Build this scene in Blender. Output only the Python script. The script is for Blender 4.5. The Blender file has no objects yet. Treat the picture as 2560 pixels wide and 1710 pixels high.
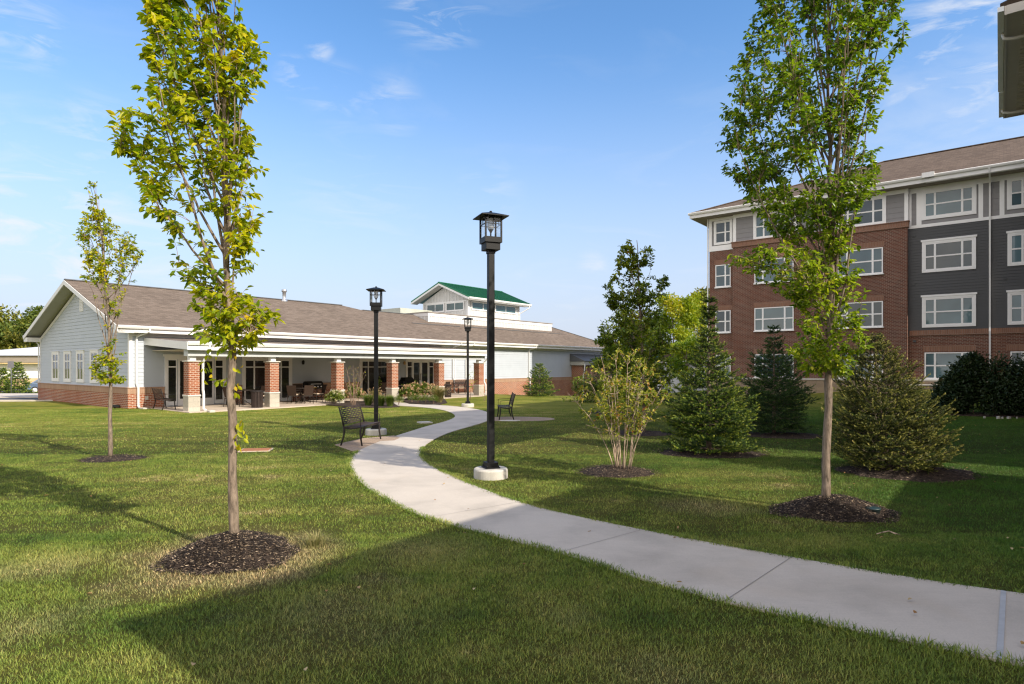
import bpy, bmesh, math, random
import numpy as np
from mathutils import Vector
R = math.radians
sc = bpy.context.scene
COL = sc.collection

# ------------------------------------------------------------------ camera, sky, sun, exposure
F_, H_, VH_, UC_ = 1540.0, 1.85, 916.0, 1280.0      # focal length in photo pixels, eye height, horizon row, centre column
cam = bpy.data.cameras.new('camera')
cam.sensor_width = 36.0
cam.lens = F_ / 2560 * 36
cam.shift_y = (VH_ - 855) / 2560
cam.clip_end = 2000
cam_o = bpy.data.objects.new('camera', cam)
cam_o.location = (0, 0, H_)
cam_o.rotation_euler = (R(90), 0, 0)
COL.objects.link(cam_o)
sc.camera = cam_o

SUN_EL = 34.0
sun_dir = Vector((0.784, -0.621, 0)) * math.cos(R(SUN_EL)) + Vector((0, 0, math.sin(R(SUN_EL))))   # towards the sun
w = bpy.data.worlds.new('World')
sc.world = w
w.use_nodes = True
nt = w.node_tree
for n in list(nt.nodes): nt.nodes.remove(n)
def wn(t, **k):
    n = nt.nodes.new(t)
    for a, b in k.items(): setattr(n, a, b)
    return n
sky = wn('ShaderNodeTexSky', sky_type='NISHITA', sun_disc=False)
sky.sun_elevation = R(SUN_EL)
sky.sun_rotation = math.atan2(sun_dir.x, sun_dir.y)
sky.altitude = 0; sky.air_density = 1.0; sky.dust_density = 0.6; sky.ozone_density = 2.5
tc = wn('ShaderNodeTexCoord')
sep = wn('ShaderNodeSeparateXYZ'); nt.links.new(tc.outputs['Generated'], sep.inputs[0])
zz = wn('ShaderNodeMath', operation='ADD'); zz.inputs[1].default_value = 0.12
nt.links.new(sep.outputs[2], zz.inputs[0])
dx = wn('ShaderNodeMath', operation='DIVIDE'); nt.links.new(sep.outputs[0], dx.inputs[0]); nt.links.new(zz.outputs[0], dx.inputs[1])
dy = wn('ShaderNodeMath', operation='DIVIDE'); nt.links.new(sep.outputs[1], dy.inputs[0]); nt.links.new(zz.outputs[0], dy.inputs[1])
cmb = wn('ShaderNodeCombineXYZ'); nt.links.new(dx.outputs[0], cmb.inputs[0]); nt.links.new(dy.outputs[0], cmb.inputs[1])
mp = wn('ShaderNodeMapping'); mp.inputs['Scale'].default_value = (0.75, 1.0, 1); mp.inputs['Rotation'].default_value = (0, 0, R(-14)); mp.inputs['Location'].default_value = (5.35, 0.4, 0)
nt.links.new(cmb.outputs[0], mp.inputs[0])
nz = wn('ShaderNodeTexNoise'); nz.inputs['Scale'].default_value = 2.3; nz.inputs['Detail'].default_value = 9; nz.inputs['Roughness'].default_value = 0.58; nz.inputs['Distortion'].default_value = 0.6
nt.links.new(mp.outputs[0], nz.inputs['Vector'])
nz2 = wn('ShaderNodeTexNoise'); nz2.inputs['Scale'].default_value = 0.5; nz2.inputs['Detail'].default_value = 2
nt.links.new(mp.outputs[0], nz2.inputs['Vector'])
cr = wn('ShaderNodeMapRange'); cr.inputs['From Min'].default_value = 0.53; cr.inputs['From Max'].default_value = 0.74
nt.links.new(nz.outputs['Fac'], cr.inputs['Value'])
cr2 = wn('ShaderNodeMapRange'); cr2.inputs['From Min'].default_value = 0.42; cr2.inputs['From Max'].default_value = 0.62
nt.links.new(nz2.outputs['Fac'], cr2.inputs['Value'])
cr.inputs['To Max'].default_value = 0.3
ml0 = wn('ShaderNodeMath', operation='MULTIPLY'); nt.links.new(cr.outputs[0], ml0.inputs[0]); nt.links.new(cr2.outputs[0], ml0.inputs[1])
# wisps gathered in a few parts of the sky
nz3 = wn('ShaderNodeTexNoise'); nz3.inputs['Scale'].default_value = 9.0; nz3.inputs['Detail'].default_value = 8; nz3.inputs['Roughness'].default_value = 0.6; nz3.inputs['Distortion'].default_value = 0.8
mp3 = wn('ShaderNodeMapping'); mp3.inputs['Scale'].default_value = (1.0, 1.0, 3.8); mp3.inputs['Rotation'].default_value = (0, R(12), 0); nt.links.new(tc.outputs['Generated'], mp3.inputs[0]); nt.links.new(mp3.outputs[0], nz3.inputs['Vector'])
cr3 = wn('ShaderNodeMapRange'); cr3.inputs['From Min'].default_value = 0.48; cr3.inputs['From Max'].default_value = 0.70; nt.links.new(nz3.outputs['Fac'], cr3.inputs['Value'])
acc = None
for (u_, v_, r_, a_) in ((15, 45, .08, .6), (90, 95, .045, .8), (235, 335, .07, .5), (200, 420, .10, .3), (735, 190, .035, .7), (840, 240, .06, .35), (980, 262, .06, .4), (800, 122, .025, .5), (2440, 90, .17, .75), (2380, 210, .09, .5), (1220, 480, .07, .35), (1090, 5, .09, .7), (900, 490, .14, .22), (60, 690, .26, .9), (1480, 670, .035, .5), (1420, 705, .03, .4)):
    dv = Vector(((u_-UC_)/F_, 1, (VH_-v_)/F_)).normalized()
    dn = wn('ShaderNodeVectorMath', operation='DISTANCE'); dn.inputs[1].default_value = dv; nt.links.new(tc.outputs['Generated'], dn.inputs[0])
    mr = wn('ShaderNodeMapRange', interpolation_type='SMOOTHSTEP'); mr.inputs['From Min'].default_value = r_; mr.inputs['From Max'].default_value = r_*.15; mr.inputs['To Max'].default_value = a_
    nt.links.new(dn.outputs['Value'], mr.inputs['Value'])
    if acc is None: acc = mr
    else:
        m_ = wn('ShaderNodeMath', operation='MAXIMUM'); nt.links.new(acc.outputs[0], m_.inputs[0]); nt.links.new(mr.outputs[0], m_.inputs[1]); acc = m_
ml1 = wn('ShaderNodeMath', operation='MULTIPLY'); nt.links.new(cr3.outputs[0], ml1.inputs[0]); nt.links.new(acc.outputs[0], ml1.inputs[1])
ml = wn('ShaderNodeMath', operation='MAXIMUM'); nt.links.new(ml0.outputs[0], ml.inputs[0]); nt.links.new(ml1.outputs[0], ml.inputs[1])
# thin milky veil low over the horizon
vr = wn('ShaderNodeMapRange', interpolation_type='SMOOTHSTEP'); vr.inputs['From Min'].default_value = -0.02; vr.inputs['From Max'].default_value = 0.5
vr.inputs['To Min'].default_value = 0.96; vr.inputs['To Max'].default_value = 0.0
nt.links.new(sep.outputs[2], vr.inputs['Value'])
# added fill light: a broken bank of warm cloud, unseen behind the camera
bk = wn('ShaderNodeMapRange', interpolation_type='SMOOTHSTEP'); bk.inputs['From Min'].default_value = 0.15; bk.inputs['From Max'].default_value = -0.35
bk.inputs['To Min'].default_value = 0.0; bk.inputs['To Max'].default_value = 0.9
nt.links.new(sep.outputs[1], bk.inputs['Value'])
hsv = wn('ShaderNodeHueSaturation'); hsv.inputs['Saturation'].default_value = 1.18; hsv.inputs['Hue'].default_value = 0.500; hsv.inputs['Value'].default_value = 0.86
nt.links.new(sky.outputs[0], hsv.inputs['Color'])
mixh = wn('ShaderNodeMix', data_type='RGBA'); mixh.inputs[7].default_value = (2.1, 2.30, 2.85, 1)
nt.links.new(vr.outputs[0], mixh.inputs[0]); nt.links.new(hsv.outputs[0], mixh.inputs[6])
mixc = wn('ShaderNodeMix', data_type='RGBA'); mixc.inputs[7].default_value = (3.0, 3.1, 3.25, 1)
nt.links.new(ml.outputs[0], mixc.inputs[0]); nt.links.new(mixh.outputs[2], mixc.inputs[6])
mix = wn('ShaderNodeMix', data_type='RGBA'); mix.inputs[7].default_value = (7.4, 6.5, 5.6, 1)
bkn = wn('ShaderNodeTexNoise'); bkn.inputs['Scale'].default_value = 3.0; bkn.inputs['Detail'].default_value = 5; nt.links.new(tc.outputs['Generated'], bkn.inputs['Vector'])
bkr = wn('ShaderNodeMapRange'); bkr.inputs['From Min'].default_value = 0.40; bkr.inputs['From Max'].default_value = 0.56; bkr.inputs['To Min'].default_value = 0.35; nt.links.new(bkn.outputs['Fac'], bkr.inputs['Value'])
bkm = wn('ShaderNodeMath', operation='MULTIPLY'); nt.links.new(bk.outputs[0], bkm.inputs[0]); nt.links.new(bkr.outputs[0], bkm.inputs[1])
nt.links.new(bkm.outputs[0], mix.inputs[0]); nt.links.new(mixc.outputs[2], mix.inputs[6])
bg = wn('ShaderNodeBackground'); bg.inputs['Strength'].default_value = 0.15
nt.links.new(mix.outputs[2], bg.inputs['Color'])
wo = wn('ShaderNodeOutputWorld'); nt.links.new(bg.outputs[0], wo.inputs['Surface'])

sl = bpy.data.lights.new('sun', 'SUN'); sl.energy = 3.3; sl.angle = R(0.5); sl.color = (1.0, 0.90, 0.76)
so = bpy.data.objects.new('sun', sl); COL.objects.link(so)
so.rotation_euler = sun_dir.to_track_quat('Z', 'Y').to_euler()
so.location = (20, -20, 30)
sc.view_settings.view_transform = 'Standard'; sc.view_settings.look = 'None'
sc.view_settings.exposure = 1.0; sc.view_settings.gamma = 1
sc.render.film_transparent = False
sc.cycles.use_denoising = True
sc.cycles.filter_width = 1.25
sc.cycles.max_bounces = 8

# ------------------------------------------------------------------ frame of the buildings: t runs along the long facade (away to the right), s across it (away to the left)
BX, BY, AX, AY = 0.6210, 0.7838, -0.7838, 0.6210
ROT = math.atan2(BY, BX)
def W2(t, s): return (BX*t + AX*s, BY*t + AY*s)
def TS(x, y): return (BX*x + BY*y, AX*x + AY*y)
def sm(x, a, b):
    q = np.clip((np.asarray(x, float) - a) / (b - a), 0, 1)
    return q*q*(3 - 2*q)
def gz(x, y):
    x = np.asarray(x, float); y = np.asarray(y, float)
    t = BX*x + BY*y; s = AX*x + AY*y
    z = 0.62*sm(t, 26, 41)*(1 - sm(s, 4, 12))
    z = z - 0.92*sm(t, 30, 46)*sm(s, 17, 27)
    z = z - 0.55*sm(y, 38, 50)*sm(-x, 14, 24)
    z = z + 0.025*np.sin(x*0.55 + 1.0)*np.sin(y*0.43)*sm(y, 6, 14)*(1 - sm(t, 20, 30))
    return z
def G(u, v, lift=0.0):
    """point of the ground seen at photo pixel u, v"""
    z = lift
    for _ in range(8):
        Y = (H_ - z)*F_/(v - VH_); X = (u - UC_)/F_*Y
        z = float(gz(X, Y)) + lift
    return X, Y, z - lift

# ------------------------------------------------------------------ object helpers
def link(o, parent=None):
    COL.objects.link(o)
    if parent is not None: o.parent = parent
    return o
def tag(o, label=None, cat=None, group=None, kind=None):
    if label: o['label'] = label
    if cat: o['category'] = cat
    if group: o['group'] = group
    if kind: o['kind'] = kind
    return o
def thing(name, label, cat, loc=(0, 0, 0), rz=0.0, group=None):
    o = bpy.data.objects.new(name, None)
    o.location = loc; o.rotation_euler = (0, 0, rz); o.empty_display_size = 0.2
    link(o); tag(o, label, cat, group)
    return o
def copy_tree(o, parent=None):
    c = o.copy(); COL.objects.link(c)
    if parent is not None: c.parent = parent
    for ch in o.children: copy_tree(ch, c)
    return c

class MB:
    def __init__(s): s.v = []; s.f = []; s.sm = []
    def add(s, vs, fs, smooth=False):
        b = len(s.v); s.v.extend([tuple(p) for p in vs])
        for f in fs: s.f.append([b + i for i in f]); s.sm.append(smooth)
        return s
    def box(s, x0, x1, y0, y1, z0, z1):
        if x0 > x1: x0, x1 = x1, x0
        if y0 > y1: y0, y1 = y1, y0
        if z0 > z1: z0, z1 = z1, z0
        return s.add([(x0,y0,z0),(x1,y0,z0),(x1,y1,z0),(x0,y1,z0),(x0,y0,z1),(x1,y0,z1),(x1,y1,z1),(x0,y1,z1)],
              [(0,3,2,1),(4,5,6,7),(0,1,5,4),(1,2,6,5),(2,3,7,6),(3,0,4,7)])
    def hexa(s, p):   # 8 points: bottom loop then top loop
        return s.add(p, [(0,3,2,1),(4,5,6,7),(0,1,5,4),(1,2,6,5),(2,3,7,6),(3,0,4,7)])
    def quad(s, a, b, c, d): return s.add([a,b,c,d], [(0,1,2,3)])
    def prism(s, pts, z0, z1):
        n = len(pts)
        vs = [(p[0],p[1],z0) for p in pts] + [(p[0],p[1],z1) for p in pts]
        return s.add(vs, [tuple(range(n))[::-1], tuple(range(n, 2*n))] + [(i,(i+1)%n,n+(i+1)%n,n+i) for i in range(n)])
    def tube(s, pts, rads, n=8, cap=True, smooth=True):
        pts = [Vector(p) for p in pts]
        if not hasattr(rads, '__len__'): rads = [rads]*len(pts)
        vs = []; up = None
        for i, p in enumerate(pts):
            d = (pts[min(i+1, len(pts)-1)] - pts[max(i-1, 0)])
            d = d.normalized() if d.length > 1e-9 else Vector((0,0,1))
            if up is None:
                up = Vector((1,0,0)) if abs(d.x) < 0.8 else Vector((0,1,0))
            a = (up - d*up.dot(d))
            a = a.normalized() if a.length > 1e-6 else d.orthogonal().normalized()
            up = a; b = d.cross(a)
            for k in range(n):
                q = 2*math.pi*k/n + (math.pi/4 if n == 4 else 0)
                vs.append(p + (a*math.cos(q) + b*math.sin(q))*rads[i])
        fs = []
        for i in range(len(pts)-1):
            for k in range(n):
                fs.append((i*n+k, i*n+(k+1)%n, (i+1)*n+(k+1)%n, (i+1)*n+k))
        if cap: fs += [tuple(range(n))[::-1], tuple(range((len(pts)-1)*n, len(pts)*n))]
        return s.add(vs, fs, smooth)
    def bar(s, a, b, w, h=None):   # rectangular bar between two points
        a = Vector(a); b = Vector(b); h = h or w
        d = (b - a).normalized(); up = Vector((0,0,1)) if abs(d.z) < 0.95 else Vector((0,1,0))
        x = d.cross(up).normalized(); y = x.cross(d)
        P = [a - x*w/2 - y*h/2, a + x*w/2 - y*h/2, a + x*w/2 + y*h/2, a - x*w/2 + y*h/2]
        return s.hexa(P + [p + (b - a) for p in P])
    def lathe(s, prof, n=20, c=(0,0,0), smooth=True):
        vs = []
        for r, z in prof:
            for k in range(n):
                q = 2*math.pi*k/n; vs.append((c[0]+r*math.cos(q), c[1]+r*math.sin(q), c[2]+z))
        fs = []
        for i in range(len(prof)-1):
            for k in range(n): fs.append((i*n+k, i*n+(k+1)%n, (i+1)*n+(k+1)%n, (i+1)*n+k))
        fs += [tuple(range(n))[::-1], tuple(range((len(prof)-1)*n, len(prof)*n))]
        return s.add(vs, fs, smooth)
    def build(s, name, m, parent=None, off=(0,0,0), bevel=0):
        me = bpy.data.meshes.new(name)
        vs = [(p[0]-off[0], p[1]-off[1], p[2]-off[2]) for p in s.v]
        me.from_pydata(vs, [], s.f)
        me.polygons.foreach_set('use_smooth', s.sm)
        bm = bmesh.new(); bm.from_mesh(me)
        bmesh.ops.recalc_face_normals(bm, faces=bm.faces)
        if bevel:
            es = [e for e in bm.edges if len(e.link_faces) == 2 and e.calc_face_angle(0) > 0.6]
            bmesh.ops.bevel(bm, geom=es, offset=bevel, segments=1, affect='EDGES', clamp_overlap=True)
        bm.to_mesh(me); bm.free()
        me.materials.append(m)
        return link(bpy.data.objects.new(name, me), parent)

def npmesh(name, V, Fq, m, parent=None, tint=None, smooth=False):
    """V (n,3), Fq (m,k) constant polygon size"""
    V = np.ascontiguousarray(V, dtype=np.float32); Fq = np.ascontiguousarray(Fq, dtype=np.int32)
    me = bpy.data.meshes.new(name)
    me.vertices.add(len(V)); me.vertices.foreach_set('co', V.ravel())
    k = Fq.shape[1]
    me.loops.add(Fq.size); me.loops.foreach_set('vertex_index', Fq.ravel())
    me.polygons.add(len(Fq)); me.polygons.foreach_set('loop_start', np.arange(0, Fq.size, k, dtype=np.int32))
    try: me.polygons.foreach_set('loop_total', np.full(len(Fq), k, dtype=np.int32))
    except Exception: pass
    if tint is not None:
        at = me.attributes.new('tint', 'FLOAT', 'FACE'); at.data.foreach_set('value', np.ascontiguousarray(tint, dtype=np.float32))
    me.update(calc_edges=True)
    if smooth: me.polygons.foreach_set('use_smooth', np.ones(len(Fq), dtype=bool))
    me.materials.append(m)
    return link(bpy.data.objects.new(name, me), parent)

def nrm(a): return a / np.maximum(np.linalg.norm(a, axis=-1, keepdims=True), 1e-9)
def leaf_geo(P, D, N, L, Wd, rng, fold=0.18, droop=0.15):
    n = len(P); L = np.asarray(L).reshape(-1, 1)*np.ones((n, 1)); Wd = np.asarray(Wd).reshape(-1, 1)*np.ones((n, 1))
    D = nrm(D); S = nrm(np.cross(D, N)); N = nrm(np.cross(S, D))
    v0 = P
    l1 = P + D*L*.28 - S*Wd*.40 + N*Wd*fold; r1 = P + D*L*.28 + S*Wd*.40 + N*Wd*fold
    l2 = P + D*L*.66 - S*Wd*.42 + N*Wd*fold*.8 - N*L*droop*.3; r2 = P + D*L*.66 + S*Wd*.42 + N*Wd*fold*.8 - N*L*droop*.3
    tp = P + D*L - N*L*droop
    V = np.stack([v0, l1, l2, tp, r2, r1], 1).reshape(-1, 3)
    b = (np.arange(n)*6)[:, None]
    Fq = np.concatenate([b + np.array([[0,1,2,3]]), b + np.array([[0,3,4,5]])], 1).reshape(-1, 4)
    return V, Fq
def card_geo(P, D, N, L, Wd):
    n = len(P); L = np.asarray(L).reshape(-1, 1)*np.ones((n, 1)); Wd = np.asarray(Wd).reshape(-1, 1)*np.ones((n, 1))
    D = nrm(D); S = nrm(np.cross(D, N))
    V = np.stack([P, P + D*L*.5 - S*Wd*.5, P + D*L, P + D*L*.5 + S*Wd*.5], 1).reshape(-1, 3)
    Fq = (np.arange(n)*4)[:, None] + np.array([[0,1,2,3]])
    return V, Fq
def needle_geo(P, D, N, L, Wd):
    n = len(P); L = np.asarray(L).reshape(-1, 1)*np.ones((n, 1)); Wd = np.asarray(Wd).reshape(-1, 1)*np.ones((n, 1))
    D = nrm(D); S = nrm(np.cross(D, N))
    V = np.stack([P - S*Wd*.5, P + S*Wd*.5, P + D*L], 1).reshape(-1, 3)
    Fq = (np.arange(n)*3)[:, None] + np.array([[0,1,2]])
    return V, Fq

# ------------------------------------------------------------------ materials
class NM:
    def __init__(s, name):
        s.m = bpy.data.materials.new(name); s.m.use_nodes = True
        s.t = s.m.node_tree
        for n in list(s.t.nodes): s.t.nodes.remove(n)
        s.out = s.t.nodes.new('ShaderNodeOutputMaterial')
        s.p = s.t.nodes.new('ShaderNodeBsdfPrincipled')
        s.t.links.new(s.p.outputs[0], s.out.inputs[0])
    def n(s, ty, **k):
        x = s.t.nodes.new(ty)
        for a, b in k.items(): setattr(x, a, b)
        return x
    def l(s, a, b): s.t.links.new(a, b)
    def coord(s, scale=(1,1,1), rot=(0,0,0), src='Object'):
        c = s.n('ShaderNodeTexCoord'); m = s.n('ShaderNodeMapping')
        m.inputs['Scale'].default_value = scale; m.inputs['Rotation'].default_value = rot
        s.l(c.outputs[src], m.inputs[0]); return m.outputs[0]
    def noise(s, vec, scale, detail=4, rough=.55, dist=0):
        x = s.n('ShaderNodeTexNoise'); x.inputs['Scale'].default_value = scale; x.inputs['Detail'].default_value = detail
        x.inputs['Roughness'].default_value = rough; x.inputs['Distortion'].default_value = dist
        s.l(vec, x.inputs['Vector']); return x.outputs['Fac']
    def ramp(s, fac, stops):
        x = s.n('ShaderNodeValToRGB'); e = x.color_ramp.elements
        while len(e) > 1: e.remove(e[-1])
        e[0].position = stops[0][0]; e[0].color = (*stops[0][1], 1)
        for p, c in stops[1:]:
            q = e.new(p); q.color = (*c, 1)
        s.l(fac, x.inputs[0]); return x.outputs[0]
    def mix(s, fac, a, b, mode='MIX'):
        x = s.n('ShaderNodeMix', data_type='RGBA', blend_type=mode)
        for i, v in ((0, fac), (6, a), (7, b)):
            if isinstance(v, (int, float)): x.inputs[i].default_value = v
            elif isinstance(v, tuple): x.inputs[i].default_value = (*v, 1) if len(v) == 3 else v
            else: s.l(v, x.inputs[i])
        return x.outputs[2]
    def math(s, op, a, b=0.0):
        x = s.n('ShaderNodeMath', operation=op)
        for i, v in ((0, a), (1, b)):
            if isinstance(v, (int, float)): x.inputs[i].default_value = v
            else: s.l(v, x.inputs[i])
        return x.outputs[0]
    def rng(s, v, a, b, c=0.0, d=1.0):
        x = s.n('ShaderNodeMapRange')
        for i, q in ((1,a),(2,b),(3,c),(4,d)): x.inputs[i].default_value = q
        s.l(v, x.inputs[0]); return x.outputs[0]
    def bump(s, h, strength=.3, dist=.01, normal=None):
        x = s.n('ShaderNodeBump'); x.inputs['Strength'].default_value = strength; x.inputs['Distance'].default_value = dist
        s.l(h, x.inputs['Height'])
        if normal is not None: s.l(normal, x.inputs['Normal'])
        s.l(x.outputs[0], s.p.inputs['Normal']); return x.outputs[0]
    def set(s, color=None, rough=None, spec=None, metal=None, coat=None):
        if color is not None:
            if isinstance(color, tuple): s.p.inputs['Base Color'].default_value = (*color, 1)
            else: s.l(color, s.p.inputs['Base Color'])
        if rough is not None:
            if isinstance(rough, (int, float)): s.p.inputs['Roughness'].default_value = rough
            else: s.l(rough, s.p.inputs['Roughness'])
        if spec is not None: s.p.inputs['Specular IOR Level'].default_value = spec
        if metal is not None: s.p.inputs['Metallic'].default_value = metal
        if coat is not None: s.p.inputs['Coat Weight'].default_value = coat
        return s.m

def paint(name, c, rough=.5, var=.08, sc_=2.0, spec=.4, metal=0.0, fine=0.0):
    k = NM(name); v = k.coord()
    n1 = k.noise(v, sc_, 5, .6)
    d = tuple(x*(1-var) for x in c); b = tuple(min(1, x*(1+var)) for x in c)
    col = k.ramp(n1, [(.3, d), (.7, b)])
    if fine:
        k.bump(k.noise(v, 60, 3, .6), fine, .004)
    return k.set(col, k.rng(n1, .3, .7, max(.02, rough-.08), rough+.08), spec, metal)

def brick_mat(name, c1, c2, mortar, bw, bh, ms, rough=.85, mode='wall'):
    k = NM(name)
    c = k.n('ShaderNodeTexCoord'); sp = k.n('ShaderNodeSeparateXYZ'); k.l(c.outputs['Object'], sp.inputs[0])
    a = k.math('ADD', sp.outputs[0], sp.outputs[1]) if mode == 'wall' else sp.outputs[0]
    cb = k.n('ShaderNodeCombineXYZ'); k.l(a, cb.inputs[0])
    k.l(sp.outputs[2] if mode == 'wall' else sp.outputs[1], cb.inputs[1])
    t = k.n('ShaderNodeTexBrick'); k.l(cb.outputs[0], t.inputs['Vector'])
    t.inputs['Scale'].default_value = 1; t.inputs['Brick Width'].default_value = bw; t.inputs['Row Height'].default_value = bh
    t.inputs['Mortar Size'].default_value = ms; t.inputs['Mortar Smooth'].default_value = .2; t.inputs['Bias'].default_value = 0
    t.inputs['Color1'].default_value = (*c1, 1); t.inputs['Color2'].default_value = (*c2, 1); t.inputs['Mortar'].default_value = (*mortar, 1)
    big = k.noise(c.outputs['Object'], .8, 4, .6); fine = k.noise(c.outputs['Object'], 25, 3, .6)
    col = k.mix(k.rng(big, .3, .7, 0, .5), t.outputs['Color'], tuple(x*.72 for x in c1), 'MIX')
    col = k.mix(.5, col, k.ramp(fine, [(.3, (.72,.72,.72)), (.7, (1.15,1.15,1.15))]), 'MULTIPLY')
    inv = k.math('SUBTRACT', 1.0, t.outputs['Fac'])
    k.bump(k.math('ADD', inv, k.math('MULTIPLY', fine, .25)), .6, .008)
    return k.set(col, rough, .3)

def shingle_mat(name, dark, light, along='x'):
    k = NM(name)
    c = k.n('ShaderNodeTexCoord'); sp = k.n('ShaderNodeSeparateXYZ'); k.l(c.outputs['Object'], sp.inputs[0])
    a, b = (sp.outputs[0], sp.outputs[1]) if along == 'x' else (sp.outputs[1], sp.outputs[0])
    cb = k.n('ShaderNodeCombineXYZ'); k.l(a, cb.inputs[0]); k.l(b, cb.inputs[1])
    t = k.n('ShaderNodeTexBrick'); k.l(cb.outputs[0], t.inputs['Vector'])
    t.inputs['Scale'].default_value = 1; t.inputs['Brick Width'].default_value = .31; t.inputs['Row Height'].default_value = .135
    t.inputs['Mortar Size'].default_value = .006; t.inputs['Mortar Smooth'].default_value = .6; t.inputs['Bias'].default_value = 0
    t.inputs['Color1'].default_value = (*dark, 1); t.inputs['Color2'].default_value = (*light, 1)
    t.inputs['Mortar'].default_value = (*[x*.55 for x in dark], 1)
    mp = k.n('ShaderNodeMapping'); mp.inputs['Scale'].default_value = (1.2, 7, 1); k.l(cb.outputs[0], mp.inputs[0])
    n1 = k.noise(mp.outputs[0], 2.2, 5, .65)
    col = k.mix(.65, t.outputs['Color'], k.ramp(n1, [(.25, (.62,.61,.60)), (.75, (1.35,1.34,1.32))]), 'MULTIPLY')
    n2 = k.noise(cb.outputs[0], .35, 3, .5)
    col = k.mix(.5, col, k.ramp(n2, [(.3, (.8,.8,.8)), (.7, (1.12,1.12,1.12))]), 'MULTIPLY')
    k.bump(k.math('ADD', t.outputs['Fac'], k.math('MULTIPLY', n1, -.6)), -.5, .012)
    return k.set(col, .92, .2)

def leaf_mat(name, stops, trans=.35, rough=.45):
    k = NM(name)
    at = k.n('ShaderNodeAttribute'); at.attribute_name = 'tint'
    col = k.ramp(at.outputs['Fac'], stops)
    k.set(col, rough, .35)
    tr = k.n('ShaderNodeBsdfTranslucent')
    k.l(k.mix(1.0, col, (1.25, 1.3, .55), 'MULTIPLY'), tr.inputs['Color'])
    ms = k.n('ShaderNodeMixShader'); ms.inputs[0].default_value = trans
    k.l(k.p.outputs[0], ms.inputs[1]); k.l(tr.outputs[0], ms.inputs[2]); k.l(ms.outputs[0], k.out.inputs[0])
    return k.m

def bark_mat(name, c, sc_=9):
    k = NM(name); v = k.coord((1, 1, .22))
    n1 = k.noise(v, sc_*3, 6, .7, .4); n2 = k.noise(k.coord(), 3, 3)
    col = k.ramp(n1, [(.36, tuple(x*.42 for x in c)), (.5, c), (.64, tuple(min(1, x*1.45) for x in c))])
    col = k.mix(.4, col, k.ramp(n2, [(.3, (.75,.75,.7)), (.7, (1.15,1.12,1.1))]), 'MULTIPLY')
    k.bump(n1, .8, .008)
    return k.set(col, .9, .2)

def glass_pane(name, base, rough=.04, blinds=False, spec=.5):
    k = NM(name)
    if blinds:
        c = k.n('ShaderNodeTexCoord'); sp = k.n('ShaderNodeSeparateXYZ'); k.l(c.outputs['Object'], sp.inputs[0])
        wv = k.math('FRACT', k.math('MULTIPLY', sp.outputs[2], 20.0))
        ln = k.rng(wv, 0, .5, .78, 1.0)
        n = k.noise(k.coord((.6,.6,.6)), .9, 2); oi = k.n('ShaderNodeObjectInfo')
        col = k.ramp(n, [(.35, tuple(x*.65 for x in base)), (.6, base)])
        col = k.mix(1.0, col, k.ramp(oi.outputs['Random'], [(0, (.25,.25,.25)), (.18, (.35,.4,.42)), (.35, (.75,.8,.8)), (1, (1.25,1.2,1.15))]), 'MULTIPLY')
        cb = k.n('ShaderNodeCombineXYZ')
        for i in range(3): k.l(ln, cb.inputs[i])
        col = k.mix(1.0, col, cb.outputs[0], 'MULTIPLY')
        k.set(col, .6, .3)
    else:
        n = k.noise(k.coord(), .7, 2)
        k.set(k.ramp(n, [(.35, tuple(x*.5 for x in base)), (.65, base)]), .25, spec)
    k.p.inputs['Coat Weight'].default_value = 1.0; k.p.inputs['Coat Roughness'].default_value = .015
    k.p.inputs['Coat IOR'].default_value = 1.6 if blinds else 1.5
    return k.m

M = {}
M['white'] = paint('white trim paint', (.68,.68,.675), .45, .05, 1.5)
M['white_lifted'] = paint('white lifted for the shaded facade', (.84,.84,.84), .4, .03, 1.5)  # brighter copy of the white, offsetting the shade on the tall building's facade
M['panel'] = paint('off white board panels', (.50,.50,.49), .55, .05, 1.5)
M['white_metal'] = paint('white aluminium gutter', (.74,.74,.73), .35, .05, 1.2, .5)
M['siding'] = paint('pale blue grey siding', (.42,.46,.51), .6, .05, 1.3, .3)
M['siding_dark'] = paint('charcoal siding', (.080,.083,.088), .6, .08, 1.3, .3)
M['siding_grey'] = paint('warm grey siding', (.25,.245,.25), .6, .06, 1.3, .3)
M['soffit'] = paint('soffit', (.36,.36,.33), .7, .06, 1.0, .2)
M['soffit_brown'] = paint('brown soffit boards', (.27,.24,.215), .7, .08, 1.0, .2)
M['porch_ceiling'] = paint('porch ceiling', (.50,.45,.36), .7, .05, 1.0, .2)
M['brick'] = brick_mat('red brick', (.34,.098,.034), (.20,.055,.024), (.50,.42,.34), .205, .076, .0125)
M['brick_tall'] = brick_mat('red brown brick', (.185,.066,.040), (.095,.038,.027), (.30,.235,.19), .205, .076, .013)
M['rowlock'] = brick_mat('soldier course brick', (.40,.24,.15), (.31,.175,.105), (.42,.36,.30), .078, .32, .009)
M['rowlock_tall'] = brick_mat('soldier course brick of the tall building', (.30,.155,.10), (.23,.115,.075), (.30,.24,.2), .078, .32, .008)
M['stone'] = brick_mat('split face stone block', (.47,.43,.36), (.38,.35,.29), (.36,.33,.28), .40, .205, .006)
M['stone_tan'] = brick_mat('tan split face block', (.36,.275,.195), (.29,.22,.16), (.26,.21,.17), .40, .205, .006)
M['stone_cap'] = paint('cast stone', (.52,.50,.45), .8, .08, 4, .2, fine=.3)
M['shingle'] = shingle_mat('brown shingles', (.125,.098,.078), (.185,.148,.120), 'x')
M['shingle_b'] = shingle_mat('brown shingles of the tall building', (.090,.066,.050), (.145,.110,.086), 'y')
M['green_metal'] = paint('green standing seam metal', (.022,.15,.075), .38, .12, .8, .5, .25)
M['grey_metal_roof'] = paint('dark grey metal roof', (.10,.105,.115), .5, .1, 1)
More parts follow.
